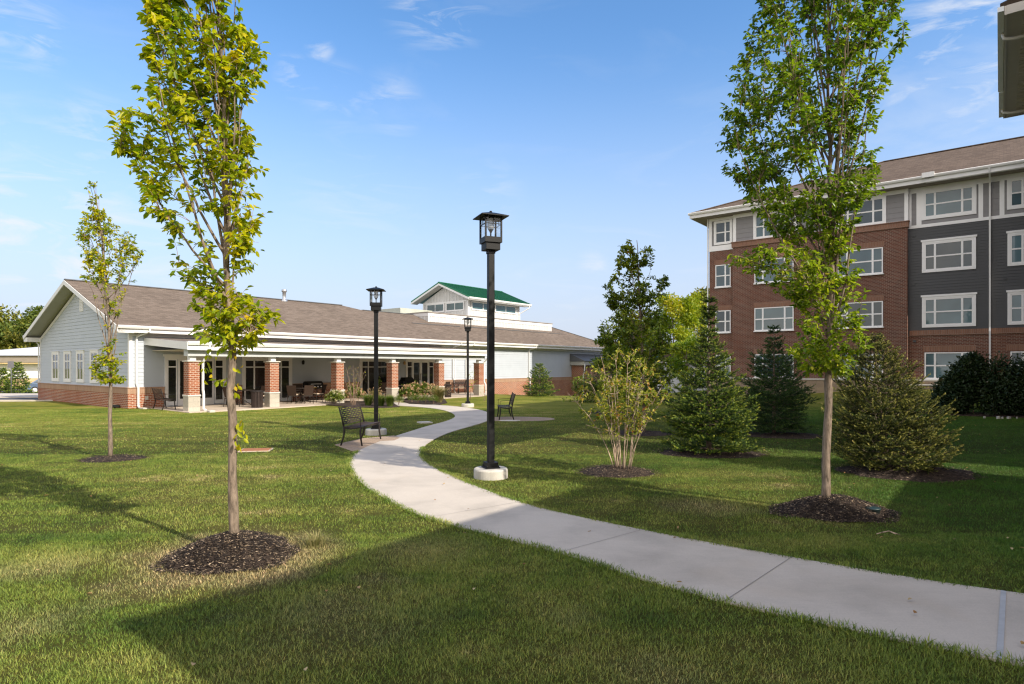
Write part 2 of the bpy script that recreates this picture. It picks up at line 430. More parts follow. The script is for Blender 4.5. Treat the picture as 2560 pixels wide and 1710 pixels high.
M['black_metal'] = paint('black powder coat', (.008,.0085,.009), .5, .25, 6, .25, fine=.15)
M['bench_metal'] = paint('dark bronze powder coat', (.026,.022,.021), .6, .25, 8, .2)
M['bench_slat'] = paint('dark brown bench slats', (.045,.032,.028), .65, .2, 8, .2)
M['glass_dark'] = glass_pane('dark window glass', (.012,.013,.015))
M['glass_sky'] = glass_pane('clerestory glass', (.03,.085,.095), spec=.3)
M['glass_blind'] = glass_pane('window glass over blinds', (.095,.175,.21), blinds=True)
def conc(name, c, sc_=1.0):
    k = NM(name); v = k.coord()
    n1 = k.noise(v, 1.1*sc_, 6, .6, .3); n2 = k.noise(v, 90, 2, .7); n3 = k.noise(k.coord((1,14,1), (0,0,R(-25))), 3.0, 3, .6)
    col = k.ramp(n1, [(.28, tuple(x*.78 for x in c)), (.55, c), (.75, tuple(x*1.06 for x in c))])
    col = k.mix(.35, col, k.ramp(n2, [(.35, (.82,.82,.82)), (.65, (1.1,1.1,1.1))]), 'MULTIPLY')
    col = k.mix(.5, col, k.ramp(n3, [(.3, (.93,.93,.925)), (.7, (1.03,1.03,1.03))]), 'MULTIPLY')
    st = k.noise(v, .6, 3, .5, 1.0)
    col = k.mix(k.rng(st, .62, .75, 0, .3), col, tuple(x*y for x, y in zip(c, (.86,.78,.68))))
    k.bump(k.math('ADD', n2, n3), .25, .003)
    return k.set(col, .85, .25)
M['concrete'] = conc('broomed concrete', (.51,.46,.40))
M['concrete_old'] = conc('cast concrete footing', (.50,.48,.43), 4)
M['patio'] = conc('tan patio concrete', (.50,.42,.34))
M['paver'] = brick_mat('tan brick pavers', (.42,.31,.22), (.33,.235,.165), (.24,.19,.14), .22, .11, .008, mode='flat')
M['asphalt'] = conc('asphalt', (.075,.075,.078))
M['bark_grey'] = bark_mat('grey brown bark', (.19,.15,.115))
M['bark_red'] = bark_mat('reddish twig bark', (.24,.165,.125))
M['bark_pale'] = bark_mat('pale stems', (.42,.32,.24))

# ------------------------------------------------------------------ ground, lawn, path
def grass_col(k, lush, mid, olive, straw):
    g = k.n('ShaderNodeNewGeometry'); m = k.n('ShaderNodeMapping'); m.inputs['Scale'].default_value = (1, 1, 0)
    k.l(g.outputs['Position'], m.inputs[0]); v = m.outputs[0]
    a = k.noise(v, .33, 3, .5); b = k.noise(v, 1.7, 4, .6, .3); c = k.noise(v, 9, 3, .6)
    mm = k.n('ShaderNodeMapping'); mm.inputs['Scale'].default_value = (.12, 1.4, 0); mm.inputs['Rotation'].default_value = (0, 0, R(-30)); k.l(g.outputs['Position'], mm.inputs[0])
    d = k.noise(mm.outputs[0], 1.0, 3, .5)
    q = k.math('ADD', k.math('ADD', k.math('MULTIPLY', a, .9), k.math('MULTIPLY', b, .9)), k.math('ADD', k.math('MULTIPLY', c, .35), k.math('MULTIPLY', d, .85)))
    q = k.rng(q, 1.08, 1.92)
    col = k.ramp(q, [(.12, lush), (.45, mid), (.76, olive), (1.0, tuple(x_*.8+y_*.2 for x_, y_ in zip(straw, olive)))])
    # dry ring of lawn round the first mulch bed and a few bare places
    dry = None
    for (x, y, r0, r1, amt) in ((-2.72, 5.95, .62, 1.20, 1.0), (2.55, 8.15, .1, .75, .6), (-1.3, 4.6, 0, .9, .4), (-3.6, 4.35, 0, .6, .45), (-.9, 6.2, 0, .7, .4), (-4.3, 5.7, .0, .55, .5), (-1.2, 5.3, 0, .4, .4), (.3, 4.6, 0, .35, .35), (.9, 3.6, 0, .5, .35)):
        ds = k.n('ShaderNodeVectorMath', operation='DISTANCE'); k.l(v, ds.inputs[0]); ds.inputs[1].default_value = (x, y, 0)
        dd = k.math('ADD', ds.outputs['Value'], k.math('MULTIPLY', k.math('SUBTRACT', b, .5), 1.3))
        f = k.math('MULTIPLY', k.rng(dd, r0, r1, 1, 0), amt)
        dry = f if dry is None else k.math('MAXIMUM', dry, f)
    dry = k.math('MULTIPLY', dry, k.rng(c, .3, .65, .6, 1.0))
    for (x, y, r0, r1, amt) in ((8.5, 7.5, 3.0, 5.5, .85), (15, 17, 7, 11, .85), (5, 13.5, 1.5, 4, .5)):     # greener grass at right, with the deep shade there put into the colour
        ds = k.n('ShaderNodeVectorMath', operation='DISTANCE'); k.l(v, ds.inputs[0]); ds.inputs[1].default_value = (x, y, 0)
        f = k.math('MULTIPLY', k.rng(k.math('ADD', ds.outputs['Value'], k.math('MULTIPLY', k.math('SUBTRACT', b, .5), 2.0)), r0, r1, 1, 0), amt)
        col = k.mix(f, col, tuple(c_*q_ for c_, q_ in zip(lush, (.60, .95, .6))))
    col = k.mix(dry, col, straw)
    return col, c
k = NM('lawn soil and thatch')
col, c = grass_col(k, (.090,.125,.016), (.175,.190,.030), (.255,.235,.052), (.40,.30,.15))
g2 = k.n('ShaderNodeNewGeometry'); fn = k.noise(g2.outputs['Position'], 38, 4, .7); fn2 = k.noise(g2.outputs['Position'], 11, 4, .7)
col = k.mix(.8, col, k.ramp(fn, [(.3, (.55,.55,.5)), (.68, (1.35,1.35,1.25))]), 'MULTIPLY')
ln_ = k.n('ShaderNodeVectorMath', operation='LENGTH'); k.l(g2.outputs['Position'], ln_.inputs[0])
col = k.mix(k.rng(ln_.outputs['Value'], 17, 27, .62, 0), col, (.026, .023, .011))     # thatch between the modelled blades, darkened to put their shade into the colour
k.bump(k.math('ADD', fn, fn2), 1.0, .05)
M['lawn'] = k.set(col, .95, .1)
k = NM('grass blades')
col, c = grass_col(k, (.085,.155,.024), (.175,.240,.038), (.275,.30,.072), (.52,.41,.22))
at = k.n('ShaderNodeAttribute'); at.attribute_name = 'tint'
col = k.mix(1.0, col, k.ramp(at.outputs['Fac'], [(0, (.5,.58,.55)), (.55, (1.0,1.05,1)), (.93, (1.35,1.25,1.1)), (.97, (1.9,1.5,1.8))]), 'MULTIPLY')
k.set(col, .55, .3)
tr = k.n('ShaderNodeBsdfTranslucent'); k.l(col, tr.inputs['Color'])
ms_ = k.n('ShaderNodeMixShader'); ms_.inputs[0].default_value = .22
k.l(k.p.outputs[0], ms_.inputs[1]); k.l(tr.outputs[0], ms_.inputs[2]); k.l(ms_.outputs[0], k.out.inputs[0])
M['blade'] = k.m

xs = np.concatenate([-np.geomspace(700, 62, 14), np.arange(-60, 60.1, 1.0), np.geomspace(62, 700, 14)])
ys = np.concatenate([np.array([-60, -30, -15]), np.arange(-6, 80.1, 1.0), np.geomspace(82, 900, 14)])
gx, gy = np.meshgrid(xs, ys)
V = np.stack([gx.ravel(), gy.ravel(), gz(gx, gy).ravel()], 1)
nx, ny = len(xs), len(ys)
i0 = (np.arange(ny-1)[:, None]*nx + np.arange(nx-1)[None, :]).ravel()
lawn = npmesh('lawn', V, np.stack([i0, i0+1, i0+nx+1, i0+nx], 1), M['lawn'], smooth=True)
tag(lawn, kind='structure')

def chaikin(p, n=2):
    p = np.array(p, float)
    for _ in range(n):
        a = p[:-1]*.75 + p[1:]*.25; b = p[:-1]*.25 + p[1:]*.75
        p = np.concatenate([p[:1], np.stack([a, b], 1).reshape(-1, p.shape[1]), p[-1:]])
    return p
def resample(p, n):
    p = np.array(p); d = np.concatenate([[0], np.cumsum(np.linalg.norm(np.diff(p, axis=0), axis=1))])
    q = np.linspace(0, d[-1], n)
    return np.stack([np.interp(q, d, p[:, i]) for i in range(p.shape[1])], 1)
LP = [(2560,1669),(2290,1614),(1811,1511),(1582,1445),(1402,1385),(1156,1323),(1047,1292),(960,1249),(894,1205),(869,1167),(877,1140),(916,1118),(973,1096),(1040,1075),(1069,1066),(1113,1055),(1133,1047),(1139,1041.5),(1133,1034),(1113,1026.6),(1080,1021),(1035,1017),(1002,1015.5),(978,1013)]
RP = [(2560,1489),(2290,1451),(1974,1396),(1701,1347),(1407,1287),(1298,1258),(1200,1222),(1123,1189),(1069,1162),(1049,1140),(1053,1123),(1075,1104),(1113,1086),(1146,1075),(1205,1059),(1230,1048),(1232,1039),(1216,1029.5),(1190,1023),(1135,1016),(1080,1012),(1006,1007)]
def groundline(px):
    g = [G(u, v)[:2] for u, v in px]
    return g
lg = groundline(LP); rg = groundline(RP)
lg = [(lg[0][0] + 3.2*(lg[0][0]-lg[1][0]), lg[0][1] + 3.2*(lg[0][1]-lg[1][1]))] + lg
rg = [(rg[0][0] + 2.6*(rg[0][0]-rg[1][0]), rg[0][1] + 2.6*(rg[0][1]-rg[1][1]))] + rg
ex = W2(19.4, 25.3); ey = W2(20.9, 25.3)
lg.append(ex); rg.append(ey)
NP_ = 260
ls = resample(chaikin(lg, 3), NP_); rs = resample(chaikin(rg, 3), NP_)
path_poly = np.concatenate([ls, rs[::-1]])
mb = MB()
rows = 5
Vp = []
for i in range(NP_):
    for j in range(rows + 1):
        p = ls[i]*(1 - j/rows) + rs[i]*(j/rows)
        Vp.append((p[0], p[1], float(gz(*p)) + .018))
fp = [(i*(rows+1)+j, (i+1)*(rows+1)+j, (i+1)*(rows+1)+j+1, i*(rows+1)+j+1) for i in range(NP_-1) for j in range(rows)]
mb.add(Vp, fp)
for e in (ls, rs):
    vs = [(p[0], p[1], float(gz(*p)) + .018) for p in e] + [(p[0], p[1], float(gz(*p)) - .1) for p in e]
    mb.add(vs, [(i, i+1, NP_+i+1, NP_+i) for i in range(NP_-1)])
path = tag(mb.build('path', M['concrete']), kind='structure')
# tooled joints across the slab
M['joint'] = paint('tooled joint', (.27,.25,.225), .9, .1)
M['caulk'] = paint('grey blue sealant strip', (.40,.41,.42), .6, .12, 12)
def joint(a, b, wd, m, name):
    a = np.array(G(*a)[:2]); b = np.array(G(*b)[:2]); d = (b-a)/np.linalg.norm(b-a); n_ = np.array([-d[1], d[0]])*wd/2
    q = MB(); pts = [a-n_, b-n_, b+n_, a+n_]
    q.add([(p[0], p[1], float(gz(*p)) + .0225) for p in pts], [(0,1,2,3)])
    q.build(name, m, path)
joint((1811,1509), (1980,1397), .007, M['joint'], 'joint')
joint((1405,1384), (1610,1327), .006, M['joint'], 'joint')
joint((1075,1297), (1300,1258), .005, M['joint'], 'joint')
joint((2499,1655), (2509,1483), .035, M['caulk'], 'sealant_joint')
joint((985,1092), (1102,1092.5), .012, M['joint'], 'joint')

def disc(name, cx, cy, r, m, z=.016, th=.1, parent=None):
    q = MB(); q.prism([(cx + r*math.cos(2*math.pi*i/48), cy + r*math.sin(2*math.pi*i/48)) for i in range(48)], float(gz(cx, cy)) - th, float(gz(cx, cy)) + z)
    return q.build(name, m, parent)
# patio under the porch, and the paver pads of the two benches
q = MB(); pp = [(11.2,25.2),(28.6,25.0),(30.2,25.9),(31.9,27.6),(31.9,29.48),(11.2,29.48)]
q.prism([W2(*p) for p in pp], -.3, .03); tag(q.build('patio', M['patio']), kind='structure')
PATIO = np.array([W2(*p) for p in pp])
pad1 = [(836,1113),(905,1098),(985,1091),(1000,1096),(955,1118),(905,1130),(880,1128)]
p1 = [G(*p)[:2] for p in pad1]
q = MB(); q.prism(p1, -.1, .014); tag(q.build('paver_pad', M['paver']), kind='structure')
padc = (.15, 21.6)
q = MB(); q.prism([(padc[0] + 1.35*math.cos(2*math.pi*i/40), padc[1] + .95*math.sin(2*math.pi*i/40)) for i in range(40)], -.1, .012)
tag(q.build('paver_pad', M['paver']), kind='structure')
# planting beds
beds = [[(812,1013),(860,1017),(902,1019),(960,1020),(1000,1017.5),(990,1013.5),(980,1006),(950,1004),(870,1004)],
        [(1008,1004),(1022,1010),(1060,1012.5),(1100,1012.5),(1118,1008),(1112,1000),(1060,997),(1015,997)]]
k = NM('bark mulch'); v = k.coord(); n1 = k.noise(v, 22, 5, .7, .5); n2 = k.noise(v, 3, 3)
col = k.ramp(n1, [(.3, (.014,.011,.010)), (.52, (.045,.034,.029)), (.68, (.13,.095,.07))])
col = k.mix(k.rng(n2, .52, .7, 0, .35), col, (.12,.085,.06))
k.bump(n1, 1.0, .03); M['mulch'] = k.set(col, .95, .15)
bedpoly = []
for b in beds:
    g = [G(*p)[:2] for p in b]; bedpoly.append(np.array(g))
    q = MB(); q.prism(g, -.2, .035); tag(q.build('planting_bed', M['mulch']), kind='structure')
# road and kerb beyond the left corner
q = MB(); q.prism([(-75,33.7),(-24.0,33.1),(-24.6,35.9),(-75,36.6)], -.4, .02); tag(q.build('road', M['asphalt']), kind='structure')
q = MB(); q.prism([(-75,33.35),(-23.6,32.75),(-24.0,33.05),(-75,33.65)], -.4, .06); tag(q.build('kerb', M['concrete']), kind='structure')
q = MB(); q.prism([(-75,36.7),(-24.9,36.0),(-26.5,41),(-75,42)], -.6, .05); tag(q.build('pavement', M['concrete']), kind='structure')
q = MB(); q.prism([(-90,44),(-24,44),(-24,62),(-90,62)], -1.2, -.46); tag(q.build('parking_lot', M['asphalt']), kind='structure')

def inpoly(px, py, poly):
    ins = np.zeros(len(px), bool); n = len(poly); j = n-1
    for i in range(n):
        xi, yi = poly[i]; xj, yj = poly[j]
        c = ((yi > py) != (yj > py)) & (px < (xj-xi)*(py-yi)/((yj-yi) if yj != yi else 1e-9) + xi)
        ins ^= c; j = i
    return ins
def vnoise(x, y, seed=0):
    rg_ = np.random.default_rng(seed); T = rg_.random((256, 256))
    xi = np.floor(x).astype(int); yi = np.floor(y).astype(int); fx = x-xi; fy = y-yi
    fx = fx*fx*(3-2*fx); fy = fy*fy*(3-2*fy)
    g = lambda a, b: T[a & 255, b & 255]
    return (g(xi,yi)*(1-fx)+g(xi+1,yi)*fx)*(1-fy) + (g(xi,yi+1)*(1-fx)+g(xi+1,yi+1)*fx)*fy

MULCH = []   # (cx, cy, rx, ry, rot) filled before the blades are grown
def mulch(cx, cy, rx, ry, h, label, rot=0.0, chips=0, seed=1, group=None):
    MULCH.append((cx, cy, rx, ry, rot))
    z0 = float(gz(cx, cy))
    root = thing('mulch_bed', label, 'mulch bed', (cx, cy, z0), rot, group)
    rg_ = np.random.default_rng(seed)
    nr, na = 14, 44
    V = [(0, 0, h)]
    for i in range(1, nr+1):
        r = i/nr
        for j in range(na):
            a = 2*math.pi*j/na
            wob = 1 + .07*math.sin(3*a+seed) + .05*math.sin(7*a+seed*2) + .03*math.sin(13*a)
            hh = h*(1 - r**1.7) + (rg_.random()-.5)*.045*(1-r)*min(1, h*8) - (.03 if i == nr else 0)
            V.append((rx*r*wob*math.cos(a), ry*r*wob*math.sin(a), hh))
    F = [(0, 1+j, 1+(j+1) % na) for j in range(na)]
    for i in range(nr-1):
        for j in range(na):
            F.append((1+i*na+j, 1+(i+1)*na+j, 1+(i+1)*na+(j+1) % na, 1+i*na+(j+1) % na))
    q = MB(); q.add(V, F, True); q.build('soil_mound', M['mulch'], root)
    if chips:
        r = np.sqrt(rg_.random(chips))*1.12; a = rg_.random(chips)*2*math.pi
        wob = 1 + .07*np.sin(3*a+seed) + .05*np.sin(7*a+seed*2)
        P = np.stack([rx*r*wob*np.cos(a), ry*r*wob*np.sin(a), np.maximum(h*(1-np.minimum(r, 1)**1.7), 0) + .012 + rg_.random(chips)*.012], 1)
        b = rg_.random(chips)*2*math.pi
        D = np.stack([np.cos(b), np.sin(b), (rg_.random(chips)-.45)*.7], 1)
        N = nrm(np.stack([rg_.normal(0, .4, chips), rg_.normal(0, .4, chips), np.ones(chips)], 1))
        V, Fq = card_geo(P, D, N, rg_.uniform(.012, .045, chips), rg_.uniform(.005, .012, chips))
        o = npmesh('wood_chips', V, Fq, M['chips'], root, rg_.random(chips)); o['kind'] = 'stuff'
    return root
k = NM('mulch chips'); at = k.n('ShaderNodeAttribute'); at.attribute_name = 'tint'
M['chips'] = k.set(k.ramp(at.outputs['Fac'], [(0, (.012,.010,.009)), (.55, (.034,.027,.023)), (.76, (.085,.062,.045)), (.9, (.24,.175,.115)), (.98, (.42,.33,.23))]), .9, .2)

LT = (-2.72, 6.06); RT = (4.0, 7.87); ST = (-8.05, 12.35); SH = (1.93, 10.85)
mulch(-2.74, 6.03, .56, .56, .20, 'dark mulch mound under the large tree at left, chips spilling onto dry grass', 0, 15000, 3)
mulch(4.10, 7.84, .72, .54, .19, 'brown mulch mound under the large tree at right, a dark drain cap in it', .15, 13000, 5)
mulch(ST[0]+.05, ST[1], .62, .5, .05, 'thin flat mulch ring under the small sapling on the left lawn', 0, 2500, 7)
mulch(SH[0]-.1, SH[1], .66, .6, .09, 'round mulch bed under the many-stemmed shrub beside the path', 0, 3500, 9)
SA = G(1772, 1130); SB = G(1935, 1086); SC = G(2225, 1180); OK_ = G(1610, 1083)
mulch(SA[0]+.05, SA[1]-.2, 1.15, .8, .05, 'mulch ring under the bright left spruce', 0, 2200, 11)
mulch(SB[0]+.1, SB[1]-.3, 1.15, .9, .05, 'mulch ring under the dark middle spruce', 0, 1200, 12)
mulch(SC[0]+.25, SC[1]-.05, 1.15, .85, .10, 'broad needle-covered mulch bed under the leaning right spruce', 0, 3500, 13)
mulch(OK_[0]-.1, OK_[1], .95, .8, .05, 'dark mulch ring under the tall oak', 0, 900, 14)
m1 = G(1525, 1032); m2 = G(1581, 1045)
mulch(m1[0], m1[1], .8, .75, .05, 'shaded mulch ring farthest back on the lawn', 0, 500, 15)
mulch(m2[0], m2[1], .5, .6, .05, 'shaded mulch ring under the slim tree behind the oak', 0, 500, 16)
HB = G(2450, 1020)
mulch(HB[0]+.6, HB[1]+.2, 2.9, .9, .06, 'mulch strip with pale stones under the dark hedge shrubs', -.5, 1500, 17)

LAMPS = [(-.355, 10.30), (-3.72, 16.86), (-2.01, 28.0)]
def grow(name, n, y0, y1, hgt, wid, seed, seg2, edge=None):
    rg_ = np.random.default_rng(seed)
    y = np.sqrt(rg_.random(n)*(y1**2 - y0**2) + y0**2)
    x = (y*.95 + (3.2 if edge is None else 0))*(rg_.random(n)*2 - 1)
    out_ = np.abs(x) > y*.88
    if edge is not None:
        i_ = rg_.integers(0, len(edge), n); x = edge[i_, 0] + rg_.normal(0, .03, n); y = edge[i_, 1] + rg_.normal(0, .03, n)
    # clumps
    cx = vnoise(x*7, y*7, 5); keep = rg_.random(n) < .35 + .65*cx
    bare = vnoise(x*1.7+9, y*1.7+4, 11); keep &= rg_.random(n) < np.clip(1.65 - 1.35*bare, .12, 1)
    keep &= ~inpoly(x, y, path_poly) if edge is None else True; keep &= ~inpoly(x, y, PATIO); keep &= ~inpoly(x, y, np.array(p1))
    keep &= ((x-padc[0])/1.35)**2 + ((y-padc[1])/.95)**2 > 1
    for b in bedpoly: keep &= ~inpoly(x, y, b)
    for (mx_, my_, rx, ry, ro) in MULCH:
        c, s_ = math.cos(ro), math.sin(ro); dx_ = (x-mx_)*c + (y-my_)*s_; dy_ = -(x-mx_)*s_ + (y-my_)*c
        rr = (dx_/rx)**2 + (dy_/ry)**2
        keep &= (rr > 1.0) | (rg_.random(n) < .03*(rr > .6))
    for (lx, ly) in LAMPS: keep &= (x-lx)**2 + (y-ly)**2 > .30**2
    dl = np.hypot(x+2.78, y-6.03); keep &= rg_.random(n) < np.where(dl < 1.25, .4, 1.0)
    keep &= rg_.random(n) < np.where(out_ & (edge is None), .40, 1.0)
    x = x[keep]; y = y[keep]; out_ = out_[keep]; n = len(x)
    z = gz(x, y)
    a = rg_.random(n)*2*math.pi; lean = rg_.uniform(.15, 1.1, n)
    h = hgt*rg_.uniform(.45, 1.25, n)*(.65 + .6*vnoise(x*2.3, y*2.3, 8)); wdt = wid*rg_.uniform(.6, 1.3, n)*np.where(out_, 1.7, 1)
    D = np.stack([np.cos(a)*lean, np.sin(a)*lean, np.ones(n)], 1); D = nrm(D)
    b = a + rg_.uniform(.8, 2.3, n); S = np.stack([np.cos(b), np.sin(b), np.zeros(n)], 1)
    P = np.stack([x, y, z], 1); hh = h[:, None]; ww = wdt[:, None]
    tint = rg_.random(n)
    if seg2:
        out = np.stack([np.cos(a), np.sin(a), -.55*np.ones(n)], 1)
        V = np.stack([P - S*ww*.5, P + S*ww*.5, P + D*hh*.55 + S*ww*.42, P + D*hh*.55 - S*ww*.42, P + D*hh + out*hh*.28*lean[:, None]], 1).reshape(-1, 3)
        base = (np.arange(n)*5)[:, None]
        Fq = np.concatenate([base + np.array([[0,1,2]]), base + np.array([[0,2,3]]), base + np.array([[3,2,4]])], 1).reshape(-1, 3)
        tint = np.repeat(tint, 3)
    else:
        V = np.stack([P - S*ww*.5, P + S*ww*.5, P + D*hh], 1).reshape(-1, 3)
        Fq = (np.arange(n)*3)[:, None] + np.array([[0,1,2]])
    o = npmesh(name, V, Fq, M['blade'], None, tint)
    tag(o, 'short mown grass blades covering the lawn', 'grass', kind='stuff')
    return o
DENS = 1.0
def grow_all():
    grow('grass', int(1150000*DENS), 1.6, 6.8, .033, .0034, 1, True)
    grow('grass', int(900000*DENS), 6.8, 13, .031, .0062, 2, False)
    grow('grass', int(520000*DENS), 13, 27, .032, .013, 3, False)
grow_all()
ed = np.concatenate([resample(ls, 4000), resample(rs, 4000)]); ed = ed[(ed[:, 1] > 2.5) & (ed[:, 1] < 14)]
grow('grass', 34000, 3, 14, .062, .0055, 4, True, ed)
# scattered fallen leaves
rg_ = np.random.default_rng(77); n = 260
y = np.sqrt(rg_.random(n)*(20**2-3.5**2) + 3.5**2); x = y*(rg_.random(n)*1.7-.85)
a = rg_.random(n)*6.28
V, Fq = leaf_geo(np.stack([x, y, gz(x, y) + .045], 1), np.stack([np.cos(a), np.sin(a), rg_.normal(0, .15, n)], 1), np.stack([rg_.normal(0,.3,n), rg_.normal(0,.3,n), np.ones(n)], 1), rg_.uniform(.03,.06,n), rg_.uniform(.02,.035,n), rg_)
M['dead_leaf'] = leaf_mat('fallen leaf', [(0, (.26,.13,.045)), (.5, (.34,.22,.09)), (.8, (.45,.36,.2)), (1, (.20,.085,.03))], .15, .7)
tag(npmesh('fallen_leaves', V, Fq, M['dead_leaf'], None, np.repeat(rg_.random(n), 2)), 'dry brown leaves scattered over the lawn and path', 'fallen leaves', kind='stuff')

# ------------------------------------------------------------------ building tools.  Face 'S' looks towards -s, face 'T' towards -t (both face the camera)
class Face:
    def __init__(s, kind, plane): s.k = kind; s.p = plane
    def pt(s, u, z, o): return (u, s.p - o, z) if s.k == 'S' else (s.p - o, u, z)
def fbox(mb, F, u0, u1, z0, z1, o0, o1):
    a = F.pt(u0, z0, o0); b = F.pt(u1, z1, o1)
    return mb.box(a[0], b[0], a[1], b[1], a[2], b[2])
def siding(mb, F, z0, z1, span, h=.165, proud=.02):
    """lapped boards; span(z) -> (u0, u1)"""
    z = z0
    while z < z1 - .01:
        zt = min(z + h, z1)
        a0, a1 = span(z); b0, b1 = span(zt)
        if b1 - b0 < .02 and a1 - a0 < .02: break
        mb.add([F.pt(a0, z, proud), F.pt(a1, z, proud), F.pt(b1, zt, .002), F.pt(b0, zt, .002)], [(0,1,2,3)])
        mb.add([F.pt(a0, z, 0), F.pt(a1, z, 0), F.pt(a1, z, proud), F.pt(a0, z, proud)], [(0,1,2,3)])
        z = zt
    return mb
def window(F, u0, u1, z0, z1, root, off, muls=(), rails=(), trim=.10, head=.0, pane='glass_dark', fr=.045, o=.05, split=None, name='window', sill=0.0, fm='white'):
    mb = MB()
    if trim:
        fbox(mb, F, u0-trim, u0, z0-trim, z1+trim*.9, .0, o); fbox(mb, F, u1, u1+trim, z0-trim, z1+trim*.9, .0, o)
        fbox(mb, F, u0, u1, z0-trim, z0, 0, o); fbox(mb, F, u0, u1, z1, z1+trim*.9, 0, o)
        if head: fbox(mb, F, u0-trim-.05, u1+trim+.05, z1+trim*.9, z1+trim*.9+head, 0, o+.03)
    if sill: fbox(mb, F, u0-.04, u1+.04, z0-sill, z0-.002, 0, o+.05)
    io = o - .012
    fbox(mb, F, u0, u0+fr, z0, z1, -.03, io); fbox(mb, F, u1-fr, u1, z0, z1, -.03, io)
    fbox(mb, F, u0+fr, u1-fr, z0, z0+fr, -.03, io); fbox(mb, F, u0+fr, u1-fr, z1-fr, z1, -.03, io)
    for m in muls:
        c = u0 + (u1-u0)*m; fbox(mb, F, c-fr*.8, c+fr*.8, z0+fr, z1-fr, -.03, io)
    for r in rails:
        c = z0 + (z1-z0)*r; fbox(mb, F, u0+fr, u1-fr, c-fr*.6, c+fr*.6, -.03, io-.003)
    wo_ = mb.build(name, M[fm], root, off)
    q = MB(); fbox(q, F, u0+fr*.5, u1-fr*.5, z0+fr*.5, z1-fr*.5, -.02, .0225)
    q.build('pane', M[pane], wo_, off)
    return wo_
def downspout(pts, root, off, r=.045, name='downspout', m='white_metal'):
    q = MB(); q.tube(pts, r, 4, True, False); return q.build(name, M[m], root, off)

# ------------------------------------------------------------------ the long low pavilion with the porch
T0, S0 = 10.6, 29.5
x0, y0 = W2(T0, S0)
pav = thing('community_building', 'long single-storey building with pale blue siding, brick base, brown shingle roof and a columned porch', 'building', (x0, y0, 0), ROT)
O = (T0, S0, 0)
FS = Face('S', S0); FT = Face('T', T0)
SB_, TE = 41.95, 53.0      # back wall, right end
RZ, EZ = 6.1, 3.58         # ridge and eave heights
SL = .37
q = MB(); q.box(T0+.01, TE, S0+.01, SB_, -1.6, 3.35)
q.add([(T0+.01, S0+.01, 3.35), (T0+.01, SB_, 3.35), (T0+.01, 35.73, 5.72), (T0+.3, S0+.01, 3.35), (T0+.3, SB_, 3.35), (T0+.3, 35.73, 5.72)],
      [(0,1,2),(3,5,4),(0,2,5,3),(1,4,5,2)])
wall = q.build('wall', M['siding'], pav, O)
q = MB()
def gspan(z):
    if z <= 3.35: return (S0, SB_)
    f = (z - 3.35)/(5.72-3.35); return (S0 + (35.73-S0)*f, SB_ - (SB_-35.73)*f)
siding(q, FT, .93, 5.68, gspan)
siding(q, FS, .93, 3.34, lambda z: (T0, TE))
q.build('siding', M['siding'], pav, O)
q = MB()   # brick base, split at the glazed bays
for a, b in ((T0-.09, 12.0), (14.86, 15.6), (18.4, 22.78), (25.5, 26.36), (28.95, TE)):
    fbox(q, FS, a, b, -1.6, .66, 0, .09)
fbox(q, FT, S0+.0005, SB_+.09, -1.0, .66, 0, .09)
q.build('brick_base', M['brick'], pav, O)
q = MB()
for a, b in ((T0-.105, 12.0), (14.86, 15.6), (18.4, 22.78), (25.5, 26.36), (28.95, TE)):
    fbox(q, FS, a, b, .66, .91, 0, .105)
fbox(q, FT, S0+.0005, SB_+.105, .66, .91, 0, .105)
q.build('brick_band', M['rowlock'], pav, O)
q = MB()
for a, b in ((T0-.13, 12.0), (14.86, 15.6), (18.4, 22.78), (25.5, 26.36), (28.95, TE)): fbox(q, FS, a, b, .91, .94, 0, .13)
fbox(q, FT, S0+.0005, SB_+.13, .91, .94, 0, .13)
q.build('brick_coping', M['rowlock'], pav, O)
q = MB()   # corner boards, frieze, rake boards
fbox(q, FS, T0-.03, T0+.11, .94, 3.3, .0, .03); fbox(q, FT, S0+.0004, S0+.11, .94, 3.3, 0, .0295); fbox(q, FT, SB_-.11, SB_+.03, .94, 3.3, 0, .03)
fbox(q, FS, T0+.11, TE, 3.16, 3.36, 0, .03)
for sgn, e in ((1, S0), (-1, SB_)):
    a = (e, 3.24); b = (35.73, 5.60)
    q.hexa([(T0-.035, a[0], a[1]), (T0-.035, b[0], b[1]), (T0, b[0], b[1]), (T0, a[0], a[1]), (T0-.035, a[0], a[1]+.17), (T0-.035, b[0], b[1]+.17), (T0, b[0], b[1]+.17), (T0, a[0], a[1]+.17)])
for tt in (30.9, 33.4): fbox(q, FS, tt-.06, tt+.06, .94, 3.16, 0, .03)
q.build('corner_trim', M['white'], pav, O)
# gable windows (white casings, two lights with a bar at the upper third)
for a, b in ((38.72, 39.85), (36.87, 37.92), (34.98, 36.05), (33.07, 34.15)):
    window(FT, a+.12, b-.12, 1.18, 2.52, pav, O, muls=(.5,), rails=(.70,), trim=.12, head=.02, pane='glass_dark', fr=.05)
q = MB(); fbox(q, FT, 35.12, 35.62, 4.55, 5.32, 0, .03)
for i in range(9): fbox(q, FT, 35.17, 35.57, 4.62+i*.075, 4.655+i*.075, .03, .05)
q.build('gable_vent', M['white'], pav, O)
# roof of the pavilion: front slope, back slope, thickness; low ridge behind the step, hip at the right end
q = MB()
TL, TR = 9.98, 53.55
def zr(s): return EZ + SL*(s - 28.98)
SF, SBK = 28.98, 42.5
th = .10
A = (TL, SF); 
